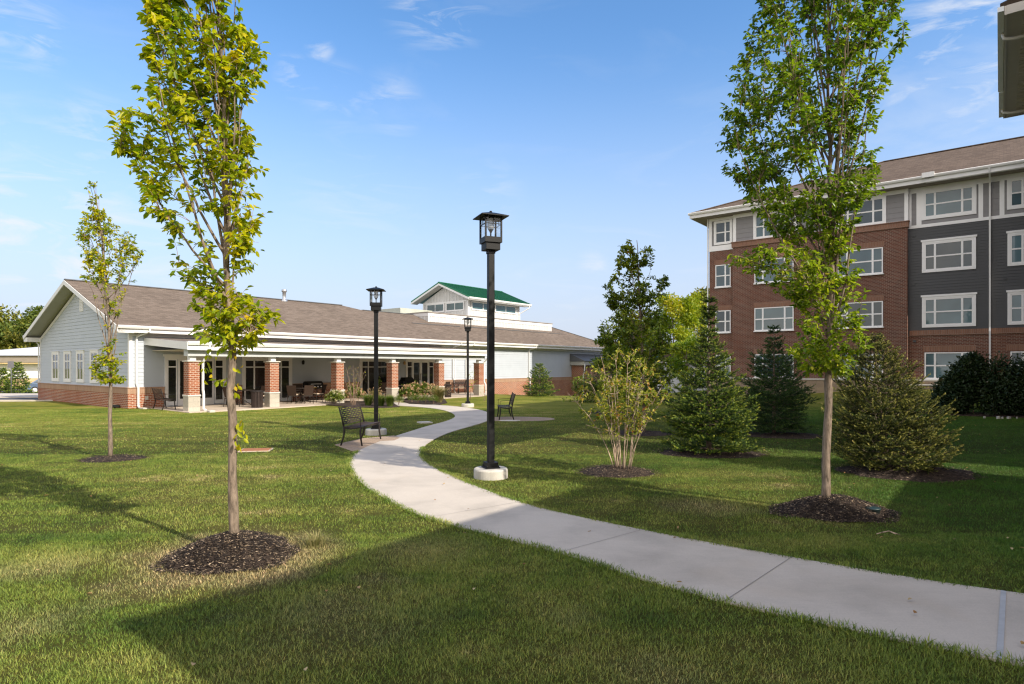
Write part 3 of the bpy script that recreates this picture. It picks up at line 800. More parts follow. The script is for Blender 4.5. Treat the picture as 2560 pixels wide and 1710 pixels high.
# front slope outline (t, s): eave left, eave right, hip up to ridge 2, ridge 2 left, up to the high ridge, ridge left
front = [(TL, SF), (TR, SF), (50.0, 34.9), (27.25, 34.9), (26.1, 35.73), (TL, 35.73)]
vs = [(t, s, zr(s)) for t, s in front]; n = len(vs)
q.add(vs + [(v[0], v[1], v[2]-th) for v in vs], [tuple(range(n)), tuple(range(n, 2*n))[::-1]] + [(i, (i+1) % n, n+(i+1) % n, n+i) for i in range(n)])
zb = lambda s: zr(35.73) - SL*(s-35.73)
back = [(TL, 35.731), (26.1, 35.731), (27.3, 37.0), (27.3, SBK), (TL, SBK)]
vs = [(t, s, zb(s)) for t, s in back]; n = len(vs)
q.add(vs + [(v[0], v[1], v[2]-th) for v in vs], [tuple(range(n)), tuple(range(n, 2*n))[::-1]] + [(i, (i+1) % n, n+(i+1) % n, n+i) for i in range(n)])
q.add([(26.1, 35.73, zr(35.73)), (27.25, 34.9, zr(34.9)), (27.31, 37.0, zb(37.0))], [(0,1,2)])
z9 = zr(34.9)
q.add([(27.25, 34.9, z9), (50.0, 34.9, z9), (50.0, 47, z9-.35), (27.25, 47, z9-.35)], [(0,1,2,3)])     # low roof behind
q.add([(TR, SF, zr(SF)), (TR, 50, zr(SF)), (50.0, 47, z9-.35), (50.0, 34.9, z9)], [(0,1,2,3)])
roof = q.build('roof', M['shingle'], pav, O)
q = MB()   # ridge caps and the two dark vent strips
q.bar((TL, 35.73, zr(35.73)+.02), (26.1, 35.73, zr(35.73)+.02), .2, .045)
q.bar((27.25, 34.92, z9+.02), (31.9, 34.92, z9+.02), .2, .04)
q.bar((50.0, 34.9, z9+.02), (TR, SF, zr(SF)+.02), .22, .04)
for a, b in ((29.7, 34.6), (35.4, 48.6)): q.bar((a, 32.55, zr(32.55)+.02), (b, 32.55, zr(32.55)+.02), .10, .04)
q.build('ridge_cap', M['grey_metal_roof'], roof, O)
for tt, ss, hh in ((21.6, 35.5, .55),):
    q = MB(); q.lathe([(.20, -.12), (.20, .02), (.13, .10), (.11, .14), (.11, hh), (.16, hh+.02), (.16, hh+.16), (.12, hh+.18)], 14, (tt, ss, zr(ss)))
    q.build('flue', paint('galvanised flue', (.45,.47,.5), .3, .1, 5, .5, .7), roof, O)
q = MB()   # soffits, rake fascia, box returns
q.quad((TL, SF+.03, EZ-.26), (TR, SF+.03, EZ-.26), (TR, S0+.02, EZ-.26), (TL, S0+.02, EZ-.26))
for e0, e1, f in ((SF, 35.73, zr), (SBK, 35.73, zb)):
    q.quad((TL+.02, e0, f(e0)-.20), (T0+.02, e0, f(e0)-.20), (T0+.02, e1, f(e1)-.20), (TL+.02, e1, f(e1)-.20))
q.build('soffit', M['soffit'], pav, O)
q = MB()
for e0, e1, f in ((SF-.02, 35.73, zr), (SBK, 35.73, zb)):
    q.hexa([(TL-.035, e0, f(e0)-.24), (TL-.035, e1, f(e1)-.24), (TL, e1, f(e1)-.24), (TL, e0, f(e0)-.24), (TL-.035, e0, f(e0)-.03), (TL-.035, e1, f(e1)-.03), (TL, e1, f(e1)-.03), (TL, e0, f(e0)-.03)])
q.box(TL, T0, SBK-.62, SBK+.02, zb(SBK)-.36, zb(SBK)-.13)      # boxed return at the far corner
q.box(TL, T0, SF-.0, S0+.0, EZ-.30, EZ-.13)
q.box(TL, TR, SF-.0, SF+.028, EZ-.28, EZ-.05)
q.build('fascia', M['white'], pav, O)
q = MB()
def gutter(mb, t0_, t1_, s_out, s_in, ztop, hh=.13):
    mb.add([(t0_, s_in, ztop), (t0_, s_out+.02, ztop), (t0_, s_out, ztop-.03), (t0_, s_out+.015, ztop-.07), (t0_, s_out+.05, ztop-hh), (t0_, s_in, ztop-hh),
            (t1_, s_in, ztop), (t1_, s_out+.02, ztop), (t1_, s_out, ztop-.03), (t1_, s_out+.015, ztop-.07), (t1_, s_out+.05, ztop-hh), (t1_, s_in, ztop-hh)],
           [(0,1,2,3,4,5), (6,7,8,9,10,11)[::-1]] + [(i, (i+1) % 6, 6+(i+1) % 6, 6+i) for i in range(6)])
gutter(q, TL-.02, TR+.02, SF-.13, SF-.001, EZ+.01)
q.box(TL-.02, TL+.12, SBK+.021, SBK+.15, zb(SBK)-.13, zb(SBK)+.0)
q.build('gutter', M['white_metal'], pav, O)
for tt in (10.85, 30.6, 31.9, 39.3):
    zbt = .1 if tt < 35 else -.5
    downspout([(tt+.35, SF-.06, EZ-.1), (tt+.33, SF-.06, EZ-.22), (tt+.02, S0-.09, EZ-.42), (tt, S0-.09, 3.0), (tt, S0-.09, 1.12), (tt+.03, S0-.19, .92), (tt+.03, S0-.19, zbt+.05), (tt+.03, S0-.30, zbt-.02)], pav, O)
downspout([(10.5, SBK-.1, 3.35), (10.5, SBK-.12, 3.25), (10.5, SB_-.04, 3.05), (10.5, SB_-.04, .9)], pav, O, .035)
# splash blocks, outlet boxes
for tt in (10.95, 12.0):
    q = MB(); q.box(tt-.12, tt+.12, S0-.85 if tt < 11.5 else 24.95, S0-.35 if tt < 11.5 else 25.3, -.05, .07); q.build('splash_block', M['concrete_old'], pav, O, .01)
for tt in (11.25, 22.2, 26.1):
    q = MB(); fbox(q, FS, tt-.06, tt+.06, .38, .55, .09, .14); q.build('outlet_box', M['stone_cap'], pav, O, .01)

# porch
P0, P1 = 11.2, 29.6
q = MB()   # shed roof
q.hexa([(P0, 25.40, 2.74), (P1, 25.40, 2.74), (P1, S0-.02, 3.02), (P0, S0-.02, 3.02), (P0, 25.40, 2.84), (P1, 25.40, 2.84), (P1, S0-.02, 3.12), (P0, S0-.02, 3.12)])
porch = q.build('porch_roof', M['shingle'], pav, O)
q = MB(); gutter(q, P0-.02, P1+.02, 25.22, 25.399, 2.855, .15); q.build('gutter', M['white_metal'], porch, O)
q = MB(); q.box(P0, P1, 25.33, 25.398, 2.51, 2.695)
for e in (P0-.001, P1+.001):
    a = -.035 if e < 20 else .035
    q.hexa([(e, 25.30, 2.52), (e+a, 25.30, 2.52), (e+a, S0-.02, 2.80), (e, S0-.02, 2.80), (e, 25.30, 2.83), (e+a, 25.30, 2.83), (e+a, S0-.02, 3.11), (e, S0-.02, 3.11)])
q.build('fascia', M['white'], porch, O)
q = MB(); q.box(P0+.10, P1-.10, 25.56, 25.92, 2.27, 2.52)
q.build('beam', paint('porch beam', (.44,.46,.47), .6, .05), porch, O)
q = MB(); q.box(P0+.31, P1-.05, 25.93, S0-.03, 2.525, 2.56)
q.build('ceiling', M['porch_ceiling'], porch, O)
downspout([(12.05, 25.30, 2.73), (12.05, 25.30, 2.32), (11.93, 25.50, 2.12), (11.9, 25.56, 2.0), (11.9, 25.56, .9), (11.9, 25.50, .7), (11.9, 25.50, .12), (11.95, 25.36, .03)], pav, O, .05)
downspout([(29.5, 25.30, 2.73), (29.5, 25.30, 2.40), (29.45, 25.6, 2.1), (29.45, 25.6, .9), (29.5, 25.50, .7), (29.5, 25.50, .06)], pav, O, .05)
for tt in (11.57, 15.10, 18.62, 22.15, 25.68, 29.2):
    c = (tt, 25.82)
    def sq(mb, h, z0, z1): mb.box(c[0]-h, c[0]+h, c[1]-h, c[1]+h, z0, z1)
    q = MB(); sq(q, .22, .70, 2.03); col_ = q.build('column', M['brick'], pav, O)
    q = MB(); sq(q, .24, -.3, .63); q.build('stone_base', M['stone'], col_, O, .015)
    q = MB(); sq(q, .262, .63, .70); q.build('stone_sill', M['stone_cap'], col_, O, .012)
    q = MB(); sq(q, .275, 2.03, 2.085); q.build('capital', M['stone_cap'], col_, O, .02)
    q = MB(); sq(q, .12, 2.085, 2.27); q.build('post', M['white'], col_, O)
# glazed doors and big windows under the porch
def door_unit(a, b, lites, dl):
    mb = MB()
    fbox(mb, FS, a-.0, a+.11, .03, 2.30, 0, .05); fbox(mb, FS, b-.11, b, .03, 2.30, 0, .05); fbox(mb, FS, a+.11, b-.11, 2.18, 2.30, 0, .05); fbox(mb, FS, a-.06, b+.06, 2.30, 2.40, 0, .06)
    fr = mb.build('door_frame', M['white'], pav, O)
    for (u0, u1, isd) in lites:
        m2 = MB(); z0 = .10 if isd else .14; bot = .26 if isd else .12
        g = .085 if isd else .05
        for p in ((u0, u0+g, z0-.06, 2.18), (u1-g, u1, z0-.06, 2.18)): fbox(m2, FS, *p, -.02, .035)
        fbox(m2, FS, u0+g, u1-g, z0-.06, z0+bot, -.02, .035); fbox(m2, FS, u0+g, u1-g, 2.18-g, 2.18, -.02, .035)
        if not isd: fbox(m2, FS, u0+g, u1-g, 1.80, 1.86, -.02, .03)
        dd = m2.build('door' if isd else 'sidelight', M['white'], fr, O)
        m3 = MB(); fbox(m3, FS, u0+g*.6, u1-g*.6, z0+bot*.8, 2.15, -.03, .024); m3.build('pane', M['glass_dark'], dd, O)
        if isd:
            m4 = MB(); x = (u1-.05) if isd == 1 else (u0+.05)
            m4.tube([(x, S0-.05, .95), (x, S0-.09, .97), (x, S0-.09, 1.35), (x, S0-.05, 1.37)], .014, 8); m4.box(u0+g, u1-g, S0-.06, S0-.035, 1.0, 1.04)
            m4.build('handle', M['black_metal'], dd, O)
door_unit(12.02, 14.82, [(12.13, 12.56, 0), (12.6, 13.4, 1), (13.44, 14.24, 2), (14.28, 14.71, 0)], 0)
door_unit(26.38, 28.93, [(26.49, 26.93, 0), (26.96, 27.64, 1), (27.67, 28.35, 2), (28.38, 28.82, 0)], 0)
window(FS, 15.78, 18.25, .16, 2.18, pav, O, muls=(.2, .8), rails=(.82,), trim=.14, head=.03)
window(FS, 22.95, 25.35, .16, 2.18, pav, O, muls=(.2, .8), rails=(.82,), trim=.14, head=.03)
M['lampglass'] = paint('amber lamp glass', (.5,.32,.14), .3, .1)
for tt in (26.2, 29.1, 19.0, 15.2):
    q = MB(); q.lathe([(.03, 0), (.06, .02), (.075, .16), (.05, .22), (.02, .24)], 10, (tt, S0-.12, 1.95)); q.box(tt-.02, tt+.02, S0-.1, S0-.01, 2.05, 2.1)
    q.build('wall_lamp', M['lampglass'] if tt > 26 else M['black_metal'], pav, O)
for tt in (16.4, 20.6, 24.0):
    q = MB(); q.tube([(tt, 27.6, 2.52), (tt, 27.6, 2.36)], .02, 8); q.lathe([(.09, 0), (.11, .04), (.11, .1), (.05, .13)], 12, (tt, 27.6, 2.26))
    for i in range(4):
        a = i*math.pi/2+.5; q.hexa([(tt+r*math.cos(a)+w_*math.sin(a), 27.6+r*math.sin(a)-w_*math.cos(a), z) for z in (2.30, 2.31) for r, w_ in ((.1,-.05),(.6,-.06),(.6,.06),(.1,.05))])
    q.build('ceiling_fan', M['bench_metal'], pav, O)

# entrance box at the right end
q = MB(); q.box(45.65, 53, 28.35, S0-.0, -1.7, 1.95); q.build('entrance_wall', M['brick'], pav, O)
q = MB(); q.box(45.4, 53, 28.05, S0-.02, 1.95, 2.28); q.build('entrance_fascia', M['soffit'], pav, O)
q = MB(); q.hexa([(45.35, 28.0, 2.28), (53, 28.0, 2.28), (53, S0-.02, 2.28), (45.35, S0-.02, 2.28), (45.35, 28.0, 2.34), (53, 28.0, 2.34), (53, S0-.02, 2.95), (45.35, S0-.02, 2.95)])
q.build('entrance_roof', M['grey_metal_roof'], pav, O)
downspout([(45.45, 28.0, 2.1), (45.45, 28.05, 1.35), (45.6, 28.25, 1.15), (45.6, 28.25, -.8)], pav, O)

# roof well with white board-and-batten parapet, and the clerestory lantern with the green metal roof
pt0, pt1, ps = 32.0, 48.1, 33.3
q = MB(); q.box(pt0, pt1, ps, 46, 4.6, 5.86)
par = q.build('parapet', M['panel'], pav, O)
q = MB(); FP = Face('S', ps); FPT = Face('T', pt0)
t = pt0 + .3
while t < pt1 - .1: fbox(q, FP, t-.025, t+.025, 4.7, 5.60, 0, .022); t += .41
s_ = ps + .35
while s_ < 40: fbox(q, FPT, s_-.025, s_+.025, 4.7, 5.60, 0, .022); s_ += .41
fbox(q, FP, pt0-.03, pt1+.03, 5.60, 5.86, 0, .03); fbox(q, FPT, ps+.001, 46, 5.60, 5.86, 0, .03)
fbox(q, FP, pt0-.03, pt0+.12, 4.7, 5.6, 0, .03)
q.build('batten', M['white'], par, O)
q = MB(); q.box(pt0-.08, pt1+.08, ps-.09, ps+.12, 5.86, 5.92); q.box(pt0-.08, pt0+.1, ps+.12, 46, 5.86, 5.92)
q.build('coping', M['soffit_brown'], par, O)
q = MB(); q.box(33.6, 37.2, 38.2, 46.5, 5.9, 6.62); q.build('roof_curb', paint('pale green grey curb', (.36,.38,.33), .7, .1), par, O)
C0, C1, c0, c1 = 38.0, 45.0, 34.78, 40.18
lan = MB(); lan.box(C0+.01, C1, c0+.01, c1, 5.4, 7.45)
mid = (c0+c1)/2
lan.add([(C0+.01, c0, 7.45), (C0+.01, c1, 7.45), (C0+.01, mid, 8.72), (C0+.4, c0, 7.45), (C0+.4, c1, 7.45), (C0+.4, mid, 8.72)], [(0,1,2),(3,5,4),(0,2,5,3),(1,4,5,2)])
lant = lan.build('lantern_wall', M['panel'], pav, O)
FL_ = Face('T', C0); FLS = Face('S', c0)
q = MB()
s_ = c0 + .2
while s_ < c1 - .1:
    zt = 7.35 + (1 - abs(s_-mid)/(mid-c0))*1.2
    fbox(q, FL_, s_-.022, s_+.022, 7.42, zt, 0, .02); fbox(q, FL_, s_-.022, s_+.022, 5.8, 6.5, 0, .02); s_ += .40
t = C0 + .3
while t < C1: fbox(q, FLS, t-.022, t+.022, 5.8, 6.6, 0, .02); t += .42
for p in ((c0+.001, c0+.14), (c1-.14, c1)): fbox(q, FL_, *p, 5.8, 7.42, 0, .03)
fbox(q, FL_, c0+.14, c1-.14, 7.32, 7.42, 0, .035); fbox(q, FLS, C0-.03, C0+.14, 5.8, 7.4, 0, .03); fbox(q, FLS, C1-.14, C1, 5.8, 7.4, 0, .03)
q.build('batten', M['white'], lant, O)
for a, b in ((37.62, 39.66), (35.28, 37.28)):
    window(FL_, a, b, 6.62, 7.26, lant, O, muls=(.5,), trim=.07, pane='glass_sky', fr=.04)
for a, b in ((38.45, 41.3), (41.55, 44.4)):
    window(FLS, a, b, 6.68, 7.28, lant, O, muls=(.5,), trim=.07, pane='glass_sky', fr=.04)
q = MB()
e0, e1 = c0-.75, c1+.75; tf0, tf1 = C0-.75, C1+.75
zc = lambda s: 8.98 - abs(s-mid)*(8.98-7.56)/(mid-e0)
for a in (e0, e1):
    vs = [(tf0, a, zc(a)), (tf1, a, zc(a)), (tf1, mid, zc(mid)), (tf0, mid, zc(mid))]
    q.hexa([(v[0], v[1], v[2]-.06) for v in vs] + vs)
groof = q.build('lantern_roof', M['green_metal'], lant, O)
q = MB(); t = tf0 + .02
while t < tf1:
    for a in (e0, e1): q.bar((t, a, zc(a)+.03), (t, mid, zc(mid)+.03), .045, .08)
    t += .40
q.bar((tf0-.03, mid, zc(mid)+.05), (tf1, mid, zc(mid)+.05), .16, .06)
q.build('seam', M['green_metal'], groof, O)
q = MB()
for a in (e0, e1):
    q.hexa([(tf0-.03, a, zc(a)-.22), (tf0-.03, mid, zc(mid)-.22), (tf0, mid, zc(mid)-.22), (tf0, a, zc(a)-.22), (tf0-.03, a, zc(a)-.065), (tf0-.03, mid, zc(mid)-.065), (tf0, mid, zc(mid)-.065), (tf0, a, zc(a)-.065)])
gutter(q, tf0, tf1, e0-.13, e0, zc(e0)-.0, .15)
q.box(tf0, tf1, e0, e0+.04, zc(e0)-.22, zc(e0)-.06)
q.build('gutter', M['white'], groof, O)
q = MB(); q.quad((tf0, e0+.04, zc(e0)-.20), (tf1, e0+.04, zc(e0)-.20), (tf1, c0, zc(e0)-.20), (tf0, c0, zc(e0)-.20))
for a in (e0, e1): q.quad((tf0, a, zc(a)-.2), (C0, a, zc(a)-.2), (C0, mid, zc(mid)-.2), (tf0, mid, zc(mid)-.2))
q.build('soffit', M['soffit'], groof, O)
downspout([(tf1-.3, e0-.06, zc(e0)-.15), (tf1-.3, e0-.06, zc(e0)-.35), (C1-.05, c0-.07, 6.7), (C1-.05, c0-.07, 5.9)], lant, O, .05)

# ------------------------------------------------------------------ the four-storey building at right
TB, TW = 40.6, 41.0
x1, y1 = W2(TW, 4.05)
big = thing('apartment_building', 'four-storey residential building with red brick bay, charcoal siding wing and brown hip roof', 'building', (x1, y1, .4), ROT)
O2 = (TW, 4.05, .4)
FB = Face('T', TB); FW = Face('T', TW)
BS0, BS1 = 4.05, 13.72      # brick bay
q = MB()
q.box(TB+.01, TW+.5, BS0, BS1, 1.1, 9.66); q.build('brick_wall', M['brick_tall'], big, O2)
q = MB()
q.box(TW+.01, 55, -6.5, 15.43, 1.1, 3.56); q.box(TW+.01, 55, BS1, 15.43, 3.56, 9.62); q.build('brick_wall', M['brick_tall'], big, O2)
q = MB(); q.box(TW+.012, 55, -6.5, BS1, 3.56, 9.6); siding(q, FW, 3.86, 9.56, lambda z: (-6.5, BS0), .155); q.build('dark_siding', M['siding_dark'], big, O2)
q = MB(); q.box(TW+.012, 55, -6.5, 15.42, 9.6, 11.82); siding(q, FW, 9.74, 11.75, lambda z: (-6.5, BS0), .30); siding(q, Face('T', TB+.2), 9.93, 11.75, lambda z: (BS0, BS1), .30)
q.box(TB+.21, TW+.5, BS0, BS1, 9.6, 11.8)
q.build('upper_siding', M['siding_grey'], big, O2)
q = MB()
fbox(q, FB, BS0-.06, BS1+.06, 9.62, 9.93, -.3, .07); fbox(q, FB, BS0-.1, BS1+.1, 9.93, 9.97, -.3, .12)
fbox(q, FW, -6.5, BS0-.062, 3.56, 3.85, 0, .06)
fbox(q, FB, BS0-.0, BS1, .98+2.62+.0, .98+2.62+.001, 0, .001)
rows = [(1.17, 2.62, 3), (4.12, 5.58, 2), (7.16, 8.64, 1), (10.10, 11.50, 0)]
for z0, z1, r in rows[:3]:
    for a, b in ((9.98, 12.33), (5.22, 7.55)): fbox(q, FB, a-.05, b+.05, z1+.02, z1+.34, 0, .02)
    fbox(q, FW, 13.85, 15.1, z1+.02, z1+.34, 0, .02)
fbox(q, FW, 1.05-.05, 3.3+.05, 2.66, 3.0, 0, .02); fbox(q, FW, -2.75, -.25, 2.66, 3.0, 0, .02)
q.build('brick_band', M['rowlock_tall'], big, O2)
q = MB()
fbox(q, FB, BS0-.03, BS1+.03, -1.5, 1.03, -.4, .04); fbox(q, FW, -6.5, BS0-.032, -1.5, 1.03, 0, .05); fbox(q, FW, BS1+.032, 15.46, -1.5, 1.03, 0, .05)
fbox(q, FW, 1.0, BS0-.1, -1, .80, .06, .8)
q.build('stone_base', M['stone_tan'], big, O2)
q = MB()
fbox(q, FB, BS0-.05, BS1+.05, 1.03, 1.13, -.4, .08); fbox(q, FW, -6.5, BS0-.055, 1.03, 1.13, 0, .09); fbox(q, FW, BS1+.055, 15.48, 1.03, 1.13, 0, .09); fbox(q, FW, .95, BS0-.1, .80, .86, .055, .86)
q.build('stone_cap', M['stone_cap'], big, O2)
q = MB()   # white boards of the top storey
fbox(q, FW, -6.5, BS0, 9.56, 9.73, 0, .04); fbox(q, FW, -6.5, BS0, 11.52, 11.80, 0, .04)
FU = Face('T', TB+.2)
fbox(q, FU, BS0-.03, BS1+.03, 11.58, 11.80, 0, .04); fbox(q, FU, BS0-.03, BS0+.16, 9.97, 11.58, 0, .04); fbox(q, FU, BS1-.16, BS1+.03, 9.97, 11.58, 0, .04)
fbox(q, FU, BS0+.16, BS1-.16, 9.97, 10.03, 0, .04)
fbox(q, FW, BS0-.16, BS0-.031, 9.73, 11.52, 0, .04)
for a, b in ((.70, .90), (3.42, 3.66), (-.18, .02), (-2.95, -2.7)): fbox(q, FW, a, b, 9.73, 11.52, 0, .039)
fbox(q, FW, BS1+.04, 13.86, 9.6, 11.8, 0, .03); fbox(q, FW, 15.25, 15.46, 9.6, 11.8, 0, .03); fbox(q, FW, 13.86, 15.25, 9.6, 9.95, 0, .03); fbox(q, FW, 13.86, 15.25, 11.62, 11.8, 0, .03)
q.build('white_trim', M['white_lifted'], big, O2)
F0, F1 = .2, .78
for i, (z0, z1, r) in enumerate(rows):
    fb_ = FU if r == 0 else FB
    for a, b in ((9.98, 12.33), (5.22, 7.55)):
        window(fb_, a, b, z0, z1, big, O2, muls=(.22, .78), rails=(.5,), trim=(.13 if r == 0 else .0), pane='glass_blind', fm='white_lifted', fr=.06, o=.06, sill=(0 if r == 0 else .07))
    window(FW, 13.98, 15.0, z0, z1, big, O2, muls=(.35,), rails=(.5,), trim=(.10 if r == 0 else 0), pane='glass_blind', fm='white_lifted', fr=.06, o=.062, sill=(0 if r == 0 else .07))
    for a, b in ((1.12, 3.28), (-2.62, -.42)):
        tr = {0: .14, 1: .12, 2: .12, 3: 0}[r]
        window(FW, a, b, z0, z1 - (.0 if r else .04), big, O2, muls=(.22, .78), rails=(.5,), trim=tr, head=(.10 if r in (1, 2) else 0), pane='glass_blind', fm='white_lifted', fr=.06, o=.064, sill=(0 if tr else .07))
# roof
ZE = 12.12
q = MB()
e = [(39.95, 16.35), (39.95, -6.5), (56.4, -6.5), (56.4, 16.35)]
r0 = (48.2, 6.2, 15.65); r1 = (48.2, -6.5, 15.65)
q.add([(39.95, 16.35, ZE), (39.95, 3.2, ZE), r0, (39.95, -6.5, ZE), r1, (56.4, 16.35, ZE), (56.4, -6.5, ZE)],
      [(0, 1, 3, 4, 2), (0, 2, 5), (5, 2, 4, 6)])
q.add([(39.95, 16.35, ZE-.1), (39.95, -6.5, ZE-.1), (56.4, -6.5, ZE-.1), (56.4, 16.35, ZE-.1)], [(0,1,2,3)])
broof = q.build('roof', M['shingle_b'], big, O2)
q = MB(); q.bar((39.95, 16.35, ZE+.02), (r0[0], r0[1], r0[2]+.02), .25, .05); q.bar((r0[0], r0[1], r0[2]+.02), (r1[0], r1[1], r1[2]+.02), .25, .05)
q.build('ridge_cap', M['shingle_b'], broof, O2)
q = MB(); q.tube([(45.6, 6.3, 14.4), (45.6, 6.3, 15.05)], .075, 10); q.build('vent_pipe', M['white'], broof, O2)
q = MB(); q.box(39.98, TW+.4, -6.5, 16.3, 11.80, 11.86); q.box(TW+.4, 55, 15.44, 16.3, 11.80, 11.86); q.build('soffit', M['soffit_brown'], big, O2)
q = MB()
q.box(39.93, 39.98, 3.2, 16.38, 11.78, 12.04); q.box(39.80, 39.85, -6.5, 3.2, 11.76, 12.02); q.box(39.98, 56.4, 16.30, 16.36, 11.78, 12.04)
q.box(39.85, 39.98, -6.5, 3.15, 11.74, 11.79)
q.build('fascia', M['white'], big, O2)
q = MB()
def gutter_t(mb, s0_, s1_, t_out, t_in, ztop, hh=.14):
    pr_ = [(t_in, ztop), (t_out+.02, ztop), (t_out, ztop-.03), (t_out+.015, ztop-.08), (t_out+.05, ztop-hh), (t_in, ztop-hh)]
    mb.add([(a, s0_, z) for a, z in pr_] + [(a, s1_, z) for a, z in pr_], [(0,1,2,3,4,5), (6,7,8,9,10,11)[::-1]] + [(i, (i+1) % 6, 6+(i+1) % 6, 6+i) for i in range(6)])
gutter_t(q, 3.2, 16.45, 39.79, 39.93, 12.14); gutter_t(q, -6.5, 3.2, 39.66, 39.80, 12.12)
q.box(39.62, 39.80, 2.75, 3.3, 11.98, 12.24)
q.build('gutter', M['white_metal'], big, O2)
downspout([(39.73, .42, 12.0), (39.78, .42, 11.85), (TW-.16, .42, 11.5), (TW-.10, .42, 11.3), (TW-.10, .42, 3.9), (TW-.15, .42, 3.7), (TW-.15, .42, .6)], big, O2, .055)
downspout([(TW-.05, 15.52, 11.8), (TW-.05, 15.52, .2)], big, O2, .05)
q = MB()
for s_, z in ((3.78, 9.1), (3.78, 6.4), (-.2, 6.35), (3.75, 3.2)): fbox(q, FW, s_-.07, s_+.07, z, z+.12, 0, .05)
q.build('vent_cap', M['siding_dark'], big, O2)

# ------------------------------------------------------------------ wing of the same building beside the camera (its eave shows top right, it casts the long shadows)
x2, y2 = W2(22.9, -3)
wing = thing('wing_building', 'tall wing whose brown soffit and gutter corner show at the top right edge', 'building', (x2, y2, 0), ROT)
O3 = (22.9, -3, 0)
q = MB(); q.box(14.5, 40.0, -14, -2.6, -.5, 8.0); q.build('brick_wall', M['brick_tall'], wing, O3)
q = MB(); q.box(14.5, 40.0, -14, -2.5, 8.0, 12.2); q.box(10.9, 14.5, -2.5, -1.6, 7.9, 12.25); q.box(23.5, 31.8, -2.5, -.85, 8.0, 12.2); q.build('upper_wall_and_shade_slab', M['siding_grey'], wing, O3)  # thin slab before the end wall is added to shape the shadow band
q = MB(); q.box(10.6, 14.5, -6, -1.2, 12.3, 12.5); q.box(14.5, 39.6, -14, -1.2, 12.3, 12.5)  # short roof slab at the near end is added for the same shadow
q.add([(14.5, -1.2, 12.5), (39.6, -1.2, 12.5), (39.6, -8, 15.3), (18, -8, 15.3), (14.5, -14, 12.5), (39.6, -14, 12.5)], [(0,1,2,3), (0,3,4), (4,3,2,5)])
q.hexa([(22.9, -3, 12.3), (32.4, -3, 12.3), (32.4, 0, 12.3), (22.9, 0, 12.3), (22.9, -3, 13.3), (32.4, -3, 13.3), (32.4, 0, 12.42), (22.9, 0, 12.42)])
q.build('roof', M['shingle_b'], wing, O3)
q = MB(); q.box(22.95, 32.3, -2.4, -.10, 12.06, 12.12)
for i in range(30): q.box(22.95+i*.31, 22.97+i*.31, -2.4, -.5, 12.04, 12.06)
q.build('soffit', paint('wing soffit', (.46,.42,.37), .7, .06), wing, O3)
q = MB(); q.box(22.88, 32.4, -.16, -.10, 12.04, 12.30); q.box(22.86, 22.92, -3, -.16, 12.04, 12.30); q.box(32.34, 32.42, -3, -.16, 12.04, 12.3)
q.build('fascia', paint('grey brown fascia', (.52,.49,.45), .6, .05), wing, O3)
q = MB(); q.box(22.85, 29.5, -.09, .06, 12.16, 12.30); q.box(29.5, 32.45, -.10, .04, 12.12, 12.27)
q.build('gutter', paint('wing gutter', (.70,.74,.78), .4, .05), wing, O3)
for tt in (24.4, 31.5):
    q = MB(); q.tube([(tt, -.06, 12.16), (tt, -.10, 12.0), (tt, -.3, 11.93), (tt, -2.6, 11.88)], .055, 8); q.build('downspout', paint('brown grey pipe', (.62,.58,.53), .4, .05), wing, O3)
x3, y3 = W2(5, -4.4)
low = thing('unseen_shadow_block', 'unseen low block beside the tall wing, added to cast the foreground shadow', 'building', (x3, y3, 0), ROT)
O4 = (5, -4.4, 0)
q = MB(); q.box(2.2, 8.0, -12, -4.4, -.3, 5.8); q.box(8.0, 13.3, -12, -4.0, -.3, 3.5); q.build('brick_wall', M['brick_tall'], low, O4)  # unseen masses added for their shadows: low block, and link closing the lit strip
q = MB(); q.hexa([(1.7, -12, 5.8), (8.5, -12, 5.8), (8.5, -3.6, 5.8), (1.7, -3.6, 5.8), (3.5, -10, 7.2), (6.7, -10, 7.2), (6.7, -8, 7.2), (3.5, -8, 7.2)])
q.build('roof', M['shingle_b'], low, O4)

# ------------------------------------------------------------------ house under construction far left, and the pale-sided low house behind the trees
hx, hy = -54.0, 76.0; hz = -.55
hs = thing('unfinished_house', 'low house under construction wrapped in white sheeting, pale roof', 'house', (hx, hy, hz), R(4))
q = MB(); q.box(-14, 9.5, 0, 12, 0, .95); q.build('sheathing', paint('bare wood sheathing', (.55,.40,.24), .8, .15, 1.5), hs)
q = MB(); q.box(-14, 9.5, -.02, 12, .95, 2.72); q.build('wall_wrap', paint('white house wrap', (.72,.72,.73), .5, .06, .6), hs)
q = MB(); q.box(-15, 10.5, -.9, 13, 2.72, 2.86); q.build('wood_trim', paint('yellow lumber', (.60,.45,.22), .7, .1), hs)
q = MB(); q.box(-15.1, 10.6, -.95, 13, 2.86, 3.72); q.build('frieze', paint('tan sheathing band', (.25,.215,.175), .8, .06, 2), hs)
q = MB(); q.add([(-15.4,-1.2,3.72),(10.9,-1.2,3.72),(10.9,13,3.72),(-15.4,13,3.72),(-8,6,5.0),(2.5,6,5.0)], [(0,1,5,4),(1,2,5),(2,3,4,5),(3,0,4),(0,3,2,1)])
q.build('roof', paint('pale roof underlay', (.50,.52,.55), .7, .08, 1.2), hs)
M['ink'] = paint('grey print', (.50,.50,.52), .6, .02)
